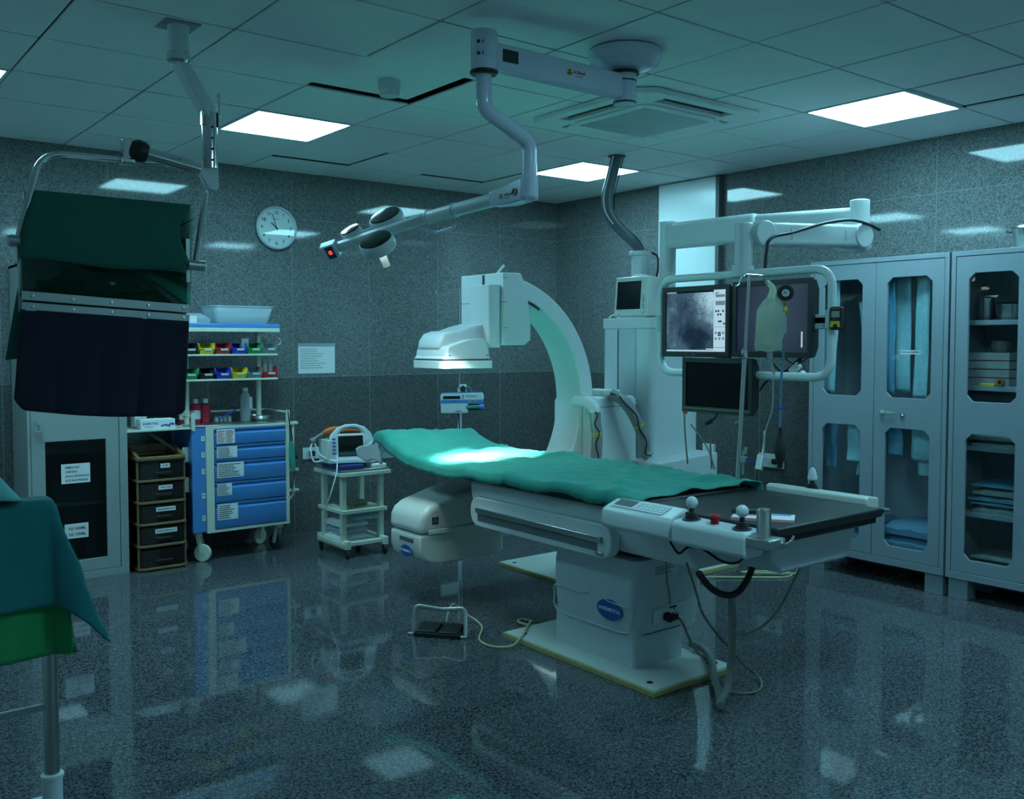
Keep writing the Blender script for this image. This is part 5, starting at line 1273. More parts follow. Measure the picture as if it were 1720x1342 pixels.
def flat_monitor(ya, yb, za, zb, x, lab, kind):
    """screen facing -x; ya > yb (ya is the left edge for the viewer)"""
    t = thing('flat_monitor', lab, 'monitor', (x, (ya + yb) / 2, za))
    bz = 0.026
    o_, i_ = rect(yb, ya, za, zb), rect(yb + bz, ya - bz, za + bz + 0.004, zb - bz)
    MB().holed(o_, [i_], 'x', x - 0.012, x + 0.004).build('bezel', M['bezel'], t, bevel=0.003)
    MB().prism([(x + 0.004, za + 0.004), (x + 0.03, za + 0.004), (x + 0.055, za + 0.05), (x + 0.055, zb - 0.05), (x + 0.03, zb - 0.004), (x + 0.004, zb - 0.004)], 'y', yb + 0.004, ya - 0.004).build('back_shell', M['bezel'], t, bevel=0.006)
    MB().box(x + 0.055, x + 0.10, (ya + yb) / 2 - 0.04, (ya + yb) / 2 + 0.04, (za + zb) / 2 - 0.05, (za + zb) / 2 + 0.05).build('mount_plate', M['bezel'], t)
    sy0, sy1, sz0, sz1 = yb + bz, ya - bz, za + bz + 0.004, zb - bz
    xs = x - 0.004
    if kind == 'angio':
        w = sy1 - sy0; pw = 0.082
        s = MB().box(xs, x + 0.003, sy0 + pw, sy1, sz0 + 0.008, sz1).build('screen', M['angio'], t)
        u = MB().box(xs, x + 0.003, sy0, sy0 + pw, sz0, sz1).build('side_menu', M['uipanel'], t)
        MB().box(xs, x + 0.003, sy0 + pw, sy1, sz0, sz0 + 0.008).build('status_bar', M['uipanel'], t)
        g = MB(); xx = xs - 0.0006
        for z_, h_ in ((0.285, 0.014), (0.243, 0.022)): g.box(xx, xs, sy0 + 0.008, sy0 + 0.07, sz0 + z_, sz0 + z_ + h_)
        for k in range(3): g.box(xx, xs, sy0 + 0.006, sy0 + 0.075, sz0 + 0.02 + 0.0 * k, sz0 + 0.023)
        for k in range(3):
            for j in range(2): g.box(xx, xs, sy0 + 0.012 + 0.024 * k, sy0 + 0.024 + 0.024 * k, sz0 + 0.062 + 0.03 * j, sz0 + 0.075 + 0.03 * j)
        g.box(xx, xs, sy0 + 0.004, sy0 + 0.078, sz0 + 0.128, sz0 + 0.130)
        g.build('menu_fields', M['uigrey'], u)
        g = MB()
        for y_, z_ in ((0.066, 0.212), (0.05, 0.212), (0.02, 0.212), (0.052, 0.194), (0.036, 0.194), (0.046, 0.158), (0.034, 0.158), (0.012, 0.146)): g.box(xx, xs, sy0 + y_ - 0.005, sy0 + y_ + 0.005, sz0 + z_ - 0.005, sz0 + z_ + 0.005)
        g.holed(rect(sy0 + 0.034, sy0 + 0.052, sz0 + 0.082, sz0 + 0.1), [rect(sy0 + 0.039, sy0 + 0.047, sz0 + 0.087, sz0 + 0.095)], 'x', xx - 0.0004, xs)
        g.build('menu_keys', M['uiblack'], u)
        lines((xs, sy0 + 0.058, sz1 - 0.018), 0.03, 0.014, NY, Z, M['uiblack'], u, 2, off=0.0008, seed=2)
        MB().box(xs - 0.0006, xs, sy0 + pw, sy1 - 0.075, sz1 - 0.010, sz1).build('picture_top_bar', M['uiblack'], s)
        lines((xs, sy1 - 0.04, sz1 - 0.006), 0.075, 0.006, NY, Z, M['uiwhite'], s, 1, off=0.0008)
        vb = MB(); rd = random.Random(12)
        def branch(y_, z_, ang, ln, r_):
            pts = [(xs, y_, z_)]
            for _ in range(int(ln / 0.012) + 2):
                ang += rd.uniform(-0.45, 0.45); y_ += 0.012 * math.cos(ang); z_ += 0.012 * math.sin(ang)
                if not (sy0 + pw + 0.008 < y_ < sy1 - 0.006 and sz0 + 0.02 < z_ < sz1 - 0.018): break
                pts.append((xs, y_, z_))
                if r_ > 0.0007 and rd.random() < 0.3: branch(y_, z_, ang + rd.choice((-0.9, 0.9)), ln * 0.6, r_ * 0.65)
            if len(pts) > 2: vb.tube(curve(pts, 3), lambda q: r_ * (1 - 0.6 * q), n=6)
        for y_, a_, l_, r_ in ((0.30, -1.3, 0.24, 0.0018), (0.34, -1.9, 0.22, 0.0015), (0.27, -1.0, 0.22, 0.0014), (0.36, -1.2, 0.2, 0.0012), (0.24, -1.6, 0.25, 0.0012)): branch(sy0 + y_ , sz1 - 0.03, a_, l_, r_)
        vb.build('vessel_trace', M['vessel'], s)
        MB().box(xs - 0.0006, xs, sy0 + pw, sy0 + pw + 0.05, sz0 + 0.011, sz0 + 0.015).build('scale_bar', M['uiwhite'], s)
    elif kind == 'idle':
        s = MB().box(xs, x + 0.003, sy0, sy1, sz0, sz1).build('screen', M['idle'], t)
        g = MB()
        for k in range(8): g.box(xs - 0.0006, xs, sy0 + 0.03, sy0 + 0.038, sz0 + 0.022 + 0.0095 * k, sz0 + 0.030 + 0.0095 * k)
        g.build('screen_print', M['uiwhite'], s)
        g = MB()
        for k in range(8): g.box(xs - 0.001, xs - 0.0006, sy0 + 0.033, sy0 + 0.036, sz0 + 0.024 + 0.0095 * k, sz0 + 0.0285 + 0.0095 * k)
        g.build('screen_print', M['uiblack'], s)
    else:
        MB().box(xs, x + 0.003, sy0, sy1, sz0, sz1).build('screen', M['screenoff'], t)
    if kind != 'off': lines((x - 0.012, (ya + yb) / 2, za + 0.013), 0.032, 0.007, NY, Z, M['aluminium'], t, 1, off=0.0008, seed=4)
    return t
flat_monitor(1.052, 0.588, 1.388, 1.768, 0.585, 'flat monitor showing a grey angiogram, left in the boom frame', 'angio')
flat_monitor(0.568, 0.095, 1.392, 1.775, 0.585, 'flat monitor with a dim blue idle screen, right in the boom frame', 'idle')
t = flat_monitor(0.882, 0.418, 1.095, 1.386, 0.56, 'black switched off monitor hanging lowest under the boom frame', 'off')
MB().box(0.546, 0.549, 0.43, 0.87, 1.113, 1.118).build('bottom_trim', M['olive'], t)
# cables under the monitors
cb = MB()
cb.tube(curve([(0.65, 0.42, 1.40), (0.66, 0.34, 1.33), (0.66, 0.28, 1.28), (0.67, 0.24, 1.35), (0.66, 0.2, 1.41)], 8), 0.006)
cb.tube(curve([(0.66, 0.2, 1.41), (0.67, 0.3, 1.33), (0.66, 0.41, 1.27), (0.65, 0.45, 1.22)], 8), 0.005)
cb.tube(curve([(0.66, 0.33, 1.41), (0.65, 0.24, 1.36), (0.66, 0.16, 1.40)], 8), 0.004)
tag(cb.build('monitor_leads', M['rubber'], None), 'black leads looping below the right hand monitor of the frame', 'cable')
cb = MB(); mt_ = basis((0, 0.75, -0.6), (0.1, 0.6, 0.75))
cb.obox((0.66, 0.245, 1.34), (0.06, 0.03, 0.03), mt_).obox((0.66, 0.21, 1.305), (0.045, 0.028, 0.03), mt_)
tag(cb.build('cable_connector', M['paper'], None, bevel=0.003), 'white cable connector hanging below the right hand monitor', 'connector')
for k, (yy, zz, l) in enumerate(((0.70, 1.05, 'left'), (0.50, 1.06, 'right'))):
    cb = MB(); cb.tube(curve([(0.60, yy - 0.03, 1.115), (0.60, yy - 0.01, 1.075), (0.60, yy + 0.02, zz)], 6), 0.005).cyl((0.60, yy + 0.02, zz), (0.60, yy + 0.055, zz - 0.015), 0.012)
    tag(cb.build('dangling_plug', M['rubber'] if k == 0 else M['greycable'], None), 'dangling video plug under the black monitor, %s one' % l, 'plug')
# thin leads hanging left of the lowest monitor
cb = MB(); cb.tube(curve([(0.60, 0.915, 1.39), (0.60, 0.912, 1.2), (0.60, 0.905, 1.0), (0.62, 0.90, 0.80)], 8), 0.0045)
cb.tube(curve([(0.62, 0.88, 1.02), (0.66, 0.80, 0.90), (0.68, 0.76, 0.78)], 6), 0.004).tube(curve([(0.68, 0.80, 1.1), (0.68, 0.795, 0.95), (0.69, 0.79, 0.78)], 6), 0.005)
tag(cb.build('hanging_lead', M['olive'], None), 'thin leads hanging left of the black monitor', 'cable')
cb = MB().box(0.595, 0.612, 0.895, 0.918, 1.075, 1.115)
tag(cb.build('lead_clip', M['orange'], None, bevel=0.003), 'tiny orange clip on the lead left of the black monitor', 'clip')
# yellow black meter on the frame
t = thing('handheld_meter', 'small black and yellow handheld meter strapped to the monitor frame', 'meter', (0.565, -0.04, 1.525))
MB().prism(rrect(-0.075, -0.012, 1.525, 1.632, 0.012), 'x', 0.552, 0.578).build('case', M['rubber'], t, bevel=0.003)
MB().box(0.550, 0.5525, -0.066, -0.024, 1.583, 1.612).build('screen', M['greencab'], t)
b = MB().prism([(-0.07, 1.538), (-0.058, 1.538), (-0.052, 1.552), (-0.036, 1.552), (-0.03, 1.538), (-0.017, 1.538), (-0.020, 1.566), (-0.067, 1.566)], 'x', 0.5505, 0.5525)
b.build('yellow_grip', M['yellow'], t)
MB().box(0.5505, 0.5525, -0.066, -0.022, 1.621, 1.626).build('yellow_rim', M['brown'], t)
MB().box(0.5505, 0.5525, -0.056, -0.03, 1.57, 1.576).build('key_pad', M['emergency'], t)

# ---------------------------------------------------------------- pressure bag pole at the table
t = thing('infusion_pole', 'thin steel infusion pole leaning from the far table edge, with hooks', 'pole', (0.17, 0.2, 0.80))
b = MB(); b.cyl((0.165, 0.2, 0.80), (0.21, 0.2, 1.44), 0.0105).cyl((0.21, 0.2, 1.40), (0.235, 0.2, 1.775), 0.0075)
b.build('pole_tube', M['steel'], t)
MB().lathe([(0.014, 0), (0.016, 0.01), (0.013, 0.04)], (0.207, 0.2, 1.395)).build('pole_lock', M['chrome'], t)
MB().cyl((0.205, 0.2, 1.41), (0.17, 0.2, 1.405), 0.007).build('lock_screw', M['black'], t)
b = MB(); b.tube(arcpts([(0.13, 0.2, 1.72), (0.16, 0.2, 1.73), (0.195, 0.2, 1.778), (0.345, 0.2, 1.778), (0.368, 0.2, 1.74)], 0.02), 0.0045)
b.build('hook_bar', M['chrome'], t)
bg = thing('pressure_bag', 'clear fluid bag with a pressure gauge hanging from the infusion pole', 'infusion bag', (0.40, 0.2, 1.43))
rv, uv = Vector((0.80, -0.60, 0)), Vector(Z)
bo = Vector((0.395, 0.2, 1.55))
def bagf(u, v):
    t_ = v * 2 - 1; z = 0.13 - 0.255 * u
    wd = 0.068 if u > 0.25 else 0.022 + 0.046 * (u / 0.25) ** 0.7
    if u > 0.94: wd = 0.062
    th = 0.022 * math.cos(t_ * math.pi / 2) ** 0.5 * min(1, 4 * u + 0.1) * min(1, (1 - u) * 6 + 0.12)
    return t_ * wd, z, th
fr_ = MB()
nn = rv.cross(uv)
for sgn in (1, -1):
    fr_.sheet(lambda u, v: bo + rv * (bagf(u, v)[0] + 0.015 * (0.5 - u)) + uv * (bagf(u, v)[1] + 0.004 * math.sin(v * 9)) + nn * sgn * (bagf(u, v)[2] + 0.003 * math.sin(u * 21 + v * 13)), 30, 14)
bmesh.ops.remove_doubles(fr_.bm, verts=fr_.bm.verts, dist=0.0004)
fr_.build('bag_skin', M['bag'], bg, ang=180)
b = MB(); b.tube(curve([bo + uv * 0.12 + rv * 0.002, bo + uv * 0.17 + rv * 0.01, bo + uv * 0.205 + rv * -0.02], 5), lambda q: 0.022 - 0.012 * q, n=12)
b.build('bag_neck', M['bag'], bg)
MB().obox(bo + rv * 0.045 + uv * 0.0 + nn * 0.026, (0.05, 0.085, 0.0015), basis(rv, uv)).build('bag_label', M['cleartube'], bg)
gp = bo + rv * 0.068 + uv * 0.15 + nn * 0.01
MB().lathe([(0.012, -0.03), (0.034, -0.022), (0.038, -0.004), (0.038, 0.006), (0.024, 0.008), (0.02, 0.004)], gp, (-0.75, -0.62, -0.08)).build('gauge_case', M['rubber'], bg)
gx = Vector((-0.75, -0.62, -0.08)).normalized()
MB().cyl(gp + gx * 0.004, gp + gx * 0.0075, 0.018).build('gauge_dial', M['dull'], bg)
gr = gx.cross(Vector(Z)).normalized() * -1; gu = gr.cross(gx) * -1
lines(gp + gx * 0.0075, 0.02, 0.012, Vector(Z).cross(gx), Z, M['ink'], bg, 2, off=0.0006)
MB().bar(gp + gx * 0.0085, gp + gx * 0.0085 + Vector((0, 0, 0.013)) + Vector(Z).cross(gx) * -0.007, 0.0015, 0.001).build('gauge_needle', M['inkred'], bg)
MB().cyl(gp + uv * -0.036, gp + uv * -0.065, 0.006).build('gauge_stem', M['brown'], bg)
MB().cyl(gp + uv * -0.065, gp + uv * -0.085, 0.008).build('gauge_valve', M['tape'], bg)
b = MB(); p_ = bo + uv * -0.13
b.cyl(p_, p_ + uv * -0.03, 0.014).cyl(p_ + uv * -0.03 + rv * 0.0, p_ + uv * -0.10 + rv * 0.02, 0.0095, 0.008)
b.build('drip_chamber', M['cleartube'], bg)
q0 = p_ + uv * -0.10 + rv * 0.02
b = MB(); b.tube(curve([q0, (0.41, 0.19, 1.26), (0.405, 0.19, 1.15), (0.37, 0.2, 1.05), (0.36, 0.2, 0.95), (0.345, 0.2, 0.86)], 8), 0.0035, n=8)
b.build('drip_line', M['cleartube'], bg)
b = MB(); b.tube(curve([bo + rv * 0.062 + uv * -0.06, bo + rv * 0.064 + uv * -0.16, (0.452, 0.175, 1.30), (0.462, 0.185, 1.17), (0.467, 0.19, 1.06)], 8), 0.0065, n=10)
b.build('inflation_tube', M['tubing'], bg)
b = MB(); b.cyl((0.467, 0.19, 1.155), (0.467, 0.19, 1.148), 0.012).bar((0.447, 0.19, 1.152), (0.493, 0.18, 1.152), 0.006, 0.008)
b.build('tube_tap', M['binblue'], bg)
b = MB(); b.lathe([(0.008, 0.20), (0.010, 0.165), (0.010, 0.15), (0.016, 0.14), (0.026, 0.10), (0.027, 0.075), (0.02, 0.04), (0.012, 0.02), (0.012, 0.0)], (0.471, 0.19, 0.865))
b.build('inflation_bulb', M['rubber'], bg)
# tap manifold at the pole
b = MB(); b.cyl((0.185, 0.185, 0.86), (0.185, 0.185, 0.97), 0.006).bar((0.165, 0.18, 0.935), (0.205, 0.18, 0.94), 0.008, 0.008).cyl((0.19, 0.18, 0.955), (0.20, 0.18, 0.985), 0.008)
tp_ = thing('stopcock', 'pressure transducer with a blue tap clipped to the infusion pole', 'stopcock', (0.185, 0.185, 0.86))
b.build('manifold', M['cleartube'], tp_)
MB().box(0.155, 0.185, 0.168, 0.182, 0.915, 0.945).build('transducer', M['linen'], tp_, bevel=0.003)
MB().bar((0.20, 0.17, 0.925), (0.24, 0.16, 0.915), 0.006, 0.006).build('tap_lever', M['binblue'], tp_)
b = MB(); b.obox((0.325, 0.2, 0.905), (0.022, 0.02, 0.07), Matrix.Rotation(0.25, 4, 'Y')).tube(curve([(0.345, 0.2, 0.94), (0.37, 0.21, 0.99), (0.36, 0.2, 1.05)], 5), 0.003)
tag(b.build('line_clamp', M['paper'], None, bevel=0.002), 'white roller clamp on the drip line beside the table edge', 'clamp')
# ---------------------------------------------------------------- ceiling surgical lamp
sl = thing('surgical_lamp', 'white jointed surgical lamp hung from a round ceiling dome, lit over the drape', 'surgical lamp', (-0.36, 0.416, CZ))
D = Vector((-0.36, 0.416, 0)); E1 = Vector((-1.09, 0.46, 0)); J = Vector((-0.852, 0.47, 0))
MB().lathe([(0.150, CZ - 0.002), (0.158, CZ - 0.008), (0.158, CZ - 0.035), (0.150, CZ - 0.055), (0.118, CZ - 0.078), (0.07, CZ - 0.084)], D, Z, 48).build('ceiling_dome', M['lampwhite'], sl)
b = MB(); b.cyl(D + V(0, 0, 2.50), D + V(0, 0, 2.652), 0.050, n=32); b.build('ceiling_post', M['lampwhite'], sl, bevel=0.003)
b = MB(); b.lathe([(0.062, 2.630), (0.062, 2.642), (0.05, 2.648)], D, Z, 32).lathe([(0.0512, 2.598), (0.0512, 2.604)], D, Z, 32).lathe([(0.0512, 2.505), (0.0512, 2.512)], D, Z, 32)
b.build('black_ring', M['black'], sl)
ad = (D - E1).normalized(); asd = ad.cross(Vector(Z))
arm = MB(); arm.bar(E1 + V(0, 0, 2.592), D + V(0, 0, 2.575), 0.06, 0.105)
am = arm.build('ceiling_arm', M['lampwhite'], sl, bevel=0.012, seg=3)
c = E1.lerp(D, 0.145) + asd * 0.0305 + V(0, 0, 2.596)
MB().obox(c, (0.075, 0.05, 0.004), basis(ad, Z)).build('black_plate', M['black'], am, bevel=0.002)
def maker(c, r_, u_, sc, par):
    n_ = r_.cross(u_)
    b = MB(basis(r_, u_, c)); b.lathe([(0.016 * sc, 0), (0.016 * sc, 0.0012)], (0, 0, 0), Z, 24); b.build('maker_disc', M['yellow'], par)
    b = MB(basis(r_, u_, c))
    for a in (90, 210, 330):
        b.prism([(0, 0)] + [(0.014 * sc * math.cos(R(a + q)), 0.014 * sc * math.sin(R(a + q))) for q in (-28, 0, 28)], 'z', 0.0012, 0.0018)
    b.build('maker_mark', M['ink'], par)
    text('A.Shref', 0.022 * sc, Vector(c) + Vector(r_) * 0.058 * sc + Vector(u_) * 0.004 * sc + n_ * 0.0008, r_, u_, M['inkred'], par)
    lines(Vector(c) + Vector(r_) * 0.058 * sc - Vector(u_) * 0.013 * sc, 0.05 * sc, 0.006 * sc, r_, u_, M['inkblue'], par, 1, off=0.0008)
maker(E1.lerp(D, 0.55) + asd * 0.0302 + V(0, 0, 2.583), ad, Vector(Z), 0.9, am)
b = MB(); b.cyl(E1 + V(0, 0, 2.528), E1 + V(0, 0, 2.682), 0.052, n=32)
el = b.build('arm_hub', M['lampwhite'], sl, bevel=0.006, seg=3)
b = MB()
for zz in (2.63, 2.585): b.cyl(E1 + V(-0.035, -0.040, zz), E1 + V(-0.0325, -0.0415, zz), 0.007, n=12)
for zz in (2.63, 2.585): b.cyl(E1 + V(-0.0455, -0.027, zz), E1 + V(-0.047, -0.028, zz), 0.007, n=12)
b.build('hub_screws', M['ink'], el)
MB().lathe([(0.050, 2.514), (0.056, 2.52), (0.056, 2.528)], E1, Z, 32).build('black_ring', M['black'], sl)
b = MB(); b.tube(arcpts([E1 + V(0, 0, 2.525), E1 + V(0, 0, 2.385), J + V(0, 0, 2.285), J + V(0, 0, 2.13)], 0.035, 6), 0.031, n=20)
b.build('crank_tube', M['lampwhite'], sl)
K = Vector((-0.85, 1.23, 2.06)); Jz = J + V(0, 0, 2.09)
b = MB(); b.cyl(J + V(0, 0, 2.055), J + V(0, 0, 2.15), 0.037, n=32)
b.build('joint_hub', M['lampwhite'], sl, bevel=0.01, seg=3)
dj = (K - Jz).normalized(); sj = dj.cross(Vector(Z)).normalized(); uj = sj.cross(dj)
b = MB(basis(dj, uj, Jz))
b.prism([(-0.02, -0.042), (0.10, -0.045), (0.24, -0.032), (0.24, 0.032), (0.15, 0.038), (0.05, 0.055), (-0.02, 0.055)], 'z', -0.033, 0.033)
jh = b.build('joint_housing', M['lampwhite'], sl, bevel=0.01, seg=3)
if True:
    n_ = -1 if sj.dot(Vector((-0.617, -0.787, 0))) < 0 else 1
    r_ = -dj if n_ > 0 else dj
    fc = sj * n_
    rr_ = Vector((0, 0, 1)).cross(fc).normalized()
    ru = fc.cross(rr_)
    maker(Jz + dj * 0.15 + fc * 0.0335 - uj * 0.004, rr_, ru, 0.8, jh)
    b = MB(); b.lathe([(0.016, 0), (0.016, 0.004), (0.009, 0.004), (0.009, 0.001)], Jz + dj * 0.055 + fc * 0.0335, fc); b.build('pivot_screw', M['black'], jh)
b = MB(); b.cyl(Jz + dj * 0.2, K, 0.030, n=24); b.build('spring_arm', M['dull'], sl)
b = MB()
for q in (0.70, 0.985): b.cyl(Jz.lerp(K, q), Jz.lerp(K, q) + dj * 0.012, 0.0335, n=24)
b.build('arm_collar', M['dull'], sl)
Lc = Vector((-1.0, 1.42, 1.99)); Ee = Vector((-1.165, 1.605, 1.918)); T = Vector((-0.24, 1.84, 0.82))
bd_ = (Ee - K).normalized(); bm0 = (T - Lc).normalized()
bm0 = (bm0 - bd_ * bm0.dot(bd_)).normalized()
sv = bd_.cross(bm0).normalized()
b = MB(basis(bd_, -bm0, K))
b.box(-0.02, (Ee - K).length, -0.022, 0.022, -0.02, 0.02)
b.build('lamp_bar', M['dull'], sl, bevel=0.008, seg=3)
b = MB(basis(bd_, -bm0, Ee)); b.box(-0.035, 0.05, -0.04, 0.035, -0.03, 0.03)
eb = b.build('control_box', M['dull'], sl, bevel=0.008, seg=3)
side = 1 if (basis(bd_, -bm0).to_3x3() @ Vector((0, 0, 1))).dot(Vector((-0.617, -0.787, 0))) > 0 else -1
b = MB(basis(bd_, -bm0, Ee)); b.box(-0.018, 0.022, -0.036, 0.030, side * 0.030 - 0.001, side * 0.030 + 0.001); b.build('control_display', M['darkblue'], eb)
M['led'] = mat('red led figure', (0.3, 0.02, 0.01), 0.4, emit=(1.0, 0.05, 0.02), estr=1.6)
b = MB(basis(bd_, -bm0, Ee)); b.box(-0.006, 0.010, -0.012, 0.008, side * 0.0315 - 0.0008, side * 0.0315 + 0.0008); b.build('led_figure', M['led'], eb)
M['lens'] = mat('lit lamp lens', (0.8, 0.85, 0.85), 0.3, emit=LAMP, estr=6.0)
M['lampglass'] = mat('dark lamp back glass', (0.008, 0.009, 0.01), 0.12)
heads = [Lc + sv * 0.115 + bd_ * 0.0, Lc - sv * 0.12 - bd_ * 0.02, Ee - sv * 0.085 - bd_ * 0.10]
if (heads[0] - heads[1]).dot(Vector((-0.617, -0.787, 0))) < 0: sv = -sv; heads = [Lc + sv * 0.115, Lc - sv * 0.12 - bd_ * 0.02, Ee - sv * 0.085 - bd_ * 0.10]
TT = [V(-0.27, 1.71, 0.82), V(-0.04, 1.77, 0.82), V(-0.19, 1.75, 0.82)]
for k, h in enumerate(heads):
    q = (1.0, 1.0, 0.62)[k]
    ax_ = (TT[k] - h).normalized()
    hd_ = MB().lathe([(0.080 * q, -0.028), (0.086 * q, -0.02), (0.086 * q, 0.022), (0.082 * q, 0.028), (0.074 * q, 0.028), (0.074 * q, 0.012), (0.0, 0.012), (0.0, -0.028)], h, ax_, 40).build('lamp_head', M['dull'], sl)
    MB().lathe([(0.078 * q, -0.0285), (0.074 * q, -0.034), (0.03 * q, -0.038), (0.001, -0.0385)], h, ax_, 40).build('back_cover', M['lampglass'], hd_)
    MB().cyl(h + ax_ * 0.013, h + ax_ * 0.026, 0.073 * q, n=40).build('lens', M['lens'], hd_)
    if k == 0:
        MB().lathe([(0.016, 0.026), (0.019, 0.03), (0.017, 0.105), (0.018, 0.118), (0.012, 0.121)], h, ax_, 24).build('sterile_handle', M['cream'], hd_)
    br = Lc if k < 2 else Ee - bd_ * 0.10
    MB().bar(br, h - ax_ * 0.0, 0.02, 0.02).build('head_bracket', M['dull'], sl, bevel=0.004)
    ld = bpy.data.lights.new('surgical_beam', 'SPOT')
    ld.color = LAMP; ld.energy = LAMP_W[k]; ld.spot_size = R(66); ld.spot_blend = 1.0; ld.shadow_soft_size = 0.05
    lo_ = bpy.data.objects.new('surgical_beam', ld); COL.objects.link(lo_)
    lo_.parent = sl
    lm4 = Matrix.Translation(h + ax_ * 0.135 - OFF[sl.name]) @ ax_.to_track_quat('-Z', 'Y').to_matrix().to_4x4()
    lo_.matrix_local = lm4
    l2 = bpy.data.lights.new('surgical_core', 'SPOT')
    l2.color = LAMP; l2.energy = LAMP_W[k] * 90; l2.spot_size = R(25 if k else 20); l2.spot_blend = 1.0; l2.shadow_soft_size = 0.03
    lp = bpy.data.objects.new('surgical_core', l2); COL.objects.link(lp)
    lp.parent = sl
    lp.matrix_local = lm4
b = MB(); hb = [K + bd_ * 0.06 - bm0 * -0.03 + sv * 0.02, K - dj * 0.02 + bm0 * 0.075 + sv * 0.03, K - dj * 0.17 + bm0 * 0.07 + sv * 0.03, K - dj * 0.175 + bm0 * 0.05 + sv * 0.03]
b.tube(arcpts(hb, 0.02), 0.008); b.build('guide_handle', M['lampwhite'], sl)
b = MB(); b.tube(arcpts([Ee - bd_ * 0.03 - sv * 0.03, Ee - bd_ * 0.10 - sv * 0.06, Lc - sv * 0.11, Lc - sv * 0.05 - bd_ * 0.12], 0.03), 0.006); b.build('side_handle', M['lampwhite'], sl)

# ---------------------------------------------------------------- hanging lead shield
hs = thing('radiation_shield', 'ceiling hung lead shield with green flap and navy apron on a chrome frame', 'shield', (-2.0, 1.3, CZ))
MB().box(-2.07, -1.93, 1.22, 1.36, CZ - 0.003, CZ - 0.001).build('ceiling_cutout', M['linen'], hs)
b = MB(); b.cyl((-2.0, 1.29, 2.63), (-2.0, 1.29, 2.735), 0.042); b.build('ceiling_post', M['white'], hs)
MB().lathe([(0.036, 2.585), (0.046, 2.595), (0.046, 2.615), (0.040, 2.632)], (-2.0, 1.29, 0)).build('ceiling_collar', M['chrome'], hs)
MB().bar((-2.0, 1.295, 2.60), (-1.862, 1.335, 2.41), 0.055, 0.055).build('drop_arm', M['white'], hs, bevel=0.006)
b = MB(); b.cyl((-1.862, 1.335, 2.19), (-1.862, 1.335, 2.42), 0.032)
b.build('swivel_post', M['chrome'], hs)
b = MB()
for q in (-0.034, 0.034): b.box(-1.862 + q - 0.005, -1.862 + q + 0.005, 1.31, 1.33, 2.36, 2.50)
b.build('swivel_cheek', M['chrome'], hs, bevel=0.002)
b = MB()
for k in range(4): b.cyl((-1.862, 1.30, 2.22 + 0.045 * k), (-1.862, 1.306, 2.22 + 0.045 * k), 0.005, n=10)
b.build('post_screws', M['ink'], hs)
MB().prism([(-1.94, 2.215), (-1.83, 2.235), (-1.826, 2.11), (-1.84, 2.095), (-1.87, 2.10)], 'y', 1.325, 1.36).build('corner_plate', M['dull'], hs, bevel=0.006)
b = MB(); b.cyl((-1.90, 1.345, 2.185), (-2.15, 1.372, 2.235), 0.027)
b.build('boom_tube', M['chrome'], hs)
b = MB(); b.lathe([(0.035, -0.03), (0.044, -0.015), (0.044, 0.015), (0.035, 0.03)], (-2.135, 1.37, 2.232), (-1, 0.1, 0.2)); b.build('boom_collar', M['black'], hs)
b = MB(); b.box(-2.198, -2.158, 1.365, 1.415, 2.175, 2.278); b.box(-2.205, -2.15, 1.36, 1.42, 2.178, 2.20)
b.build('boom_clamp', M['chrome'], hs, bevel=0.006)
b = MB(); b.tube(arcpts([(-2.575, 1.40, 1.86), (-2.492, 1.40, 2.188), (-1.838, 1.40, 2.205), (-1.905, 1.40, 1.80)], 0.085, 10), 0.0125, n=14)
b.build('hanger_frame', M['chrome'], hs)
MB().cyl((-2.612, 1.40, 1.85), (-2.535, 1.40, 1.847), 0.022).build('pivot_clamp', M['aluminium'], hs, bevel=0.003)
MB().cyl((-1.94, 1.40, 1.792), (-1.866, 1.40, 1.788), 0.022).build('pivot_clamp', M['aluminium'], hs, bevel=0.003)
MB().box(-2.575, -2.56, 1.422, 1.43, 1.58, 1.86).build('side_bracket', M['aluminium'], hs)
MB().box(-1.94, -1.925, 1.41, 1.42, 1.72, 1.90).build('side_bracket', M['aluminium'], hs)
def quad(name, pts, th, m_, nu=1, nv=1, warp=None):
    A_, B_, C_, D_ = [Vector(p) for p in pts]      # top left, top right, bottom right, bottom left
    def f(u, v):
        p = (A_ * (1 - v) + B_ * v) * (1 - u) + (D_ * (1 - v) + C_ * v) * u
        return p + (warp(u, v) if warp else Vector((0, 0, 0)))
    return MB().sheet(f, nu, nv).build(name, m_, hs, solid=th)
quad('acrylic_pane', [(-2.55, 1.418, 2.035), (-1.905, 1.418, 2.03), (-1.925, 1.418, 1.60), (-2.57, 1.418, 1.64)], 0.006, M['acryl'])
def wf(u, v):
    e = max(0, (v - 0.86) / 0.14)
    return Vector((-0.035 * (1 - v) * math.sin(u * 2.2) - 0.05 * e * max(0, math.sin(min(1, u * 1.25) * math.pi)), -0.02 * math.sin(u * 3.0) - 0.012 * math.sin(v * 7 + u * 3) * u, 0.006 * math.sin(v * 9) * u))
quad('green_flap', [(-2.512, 1.408, 2.045), (-1.915, 1.408, 2.042), (-1.945, 1.395, 1.752), (-2.545, 1.395, 1.782)], 0.006, M['flap'], 16, 30, wf)
quad('back_flap', [(-2.512, 1.425, 2.045), (-1.915, 1.425, 2.042), (-1.945, 1.44, 1.40), (-2.62, 1.45, 1.40)], 0.005, M['flap'], 14, 20, lambda u, v: Vector((0, 0.004 * u * math.sin(v * 11), 0.012 * u * math.sin(v * 5))))
quad('hem_stitching', [(-2.572, 1.372, 1.792), (-1.965, 1.378, 1.762), (-1.965, 1.378, 1.759), (-2.572, 1.372, 1.789)], 0.003, M['flap'], 1, 20)
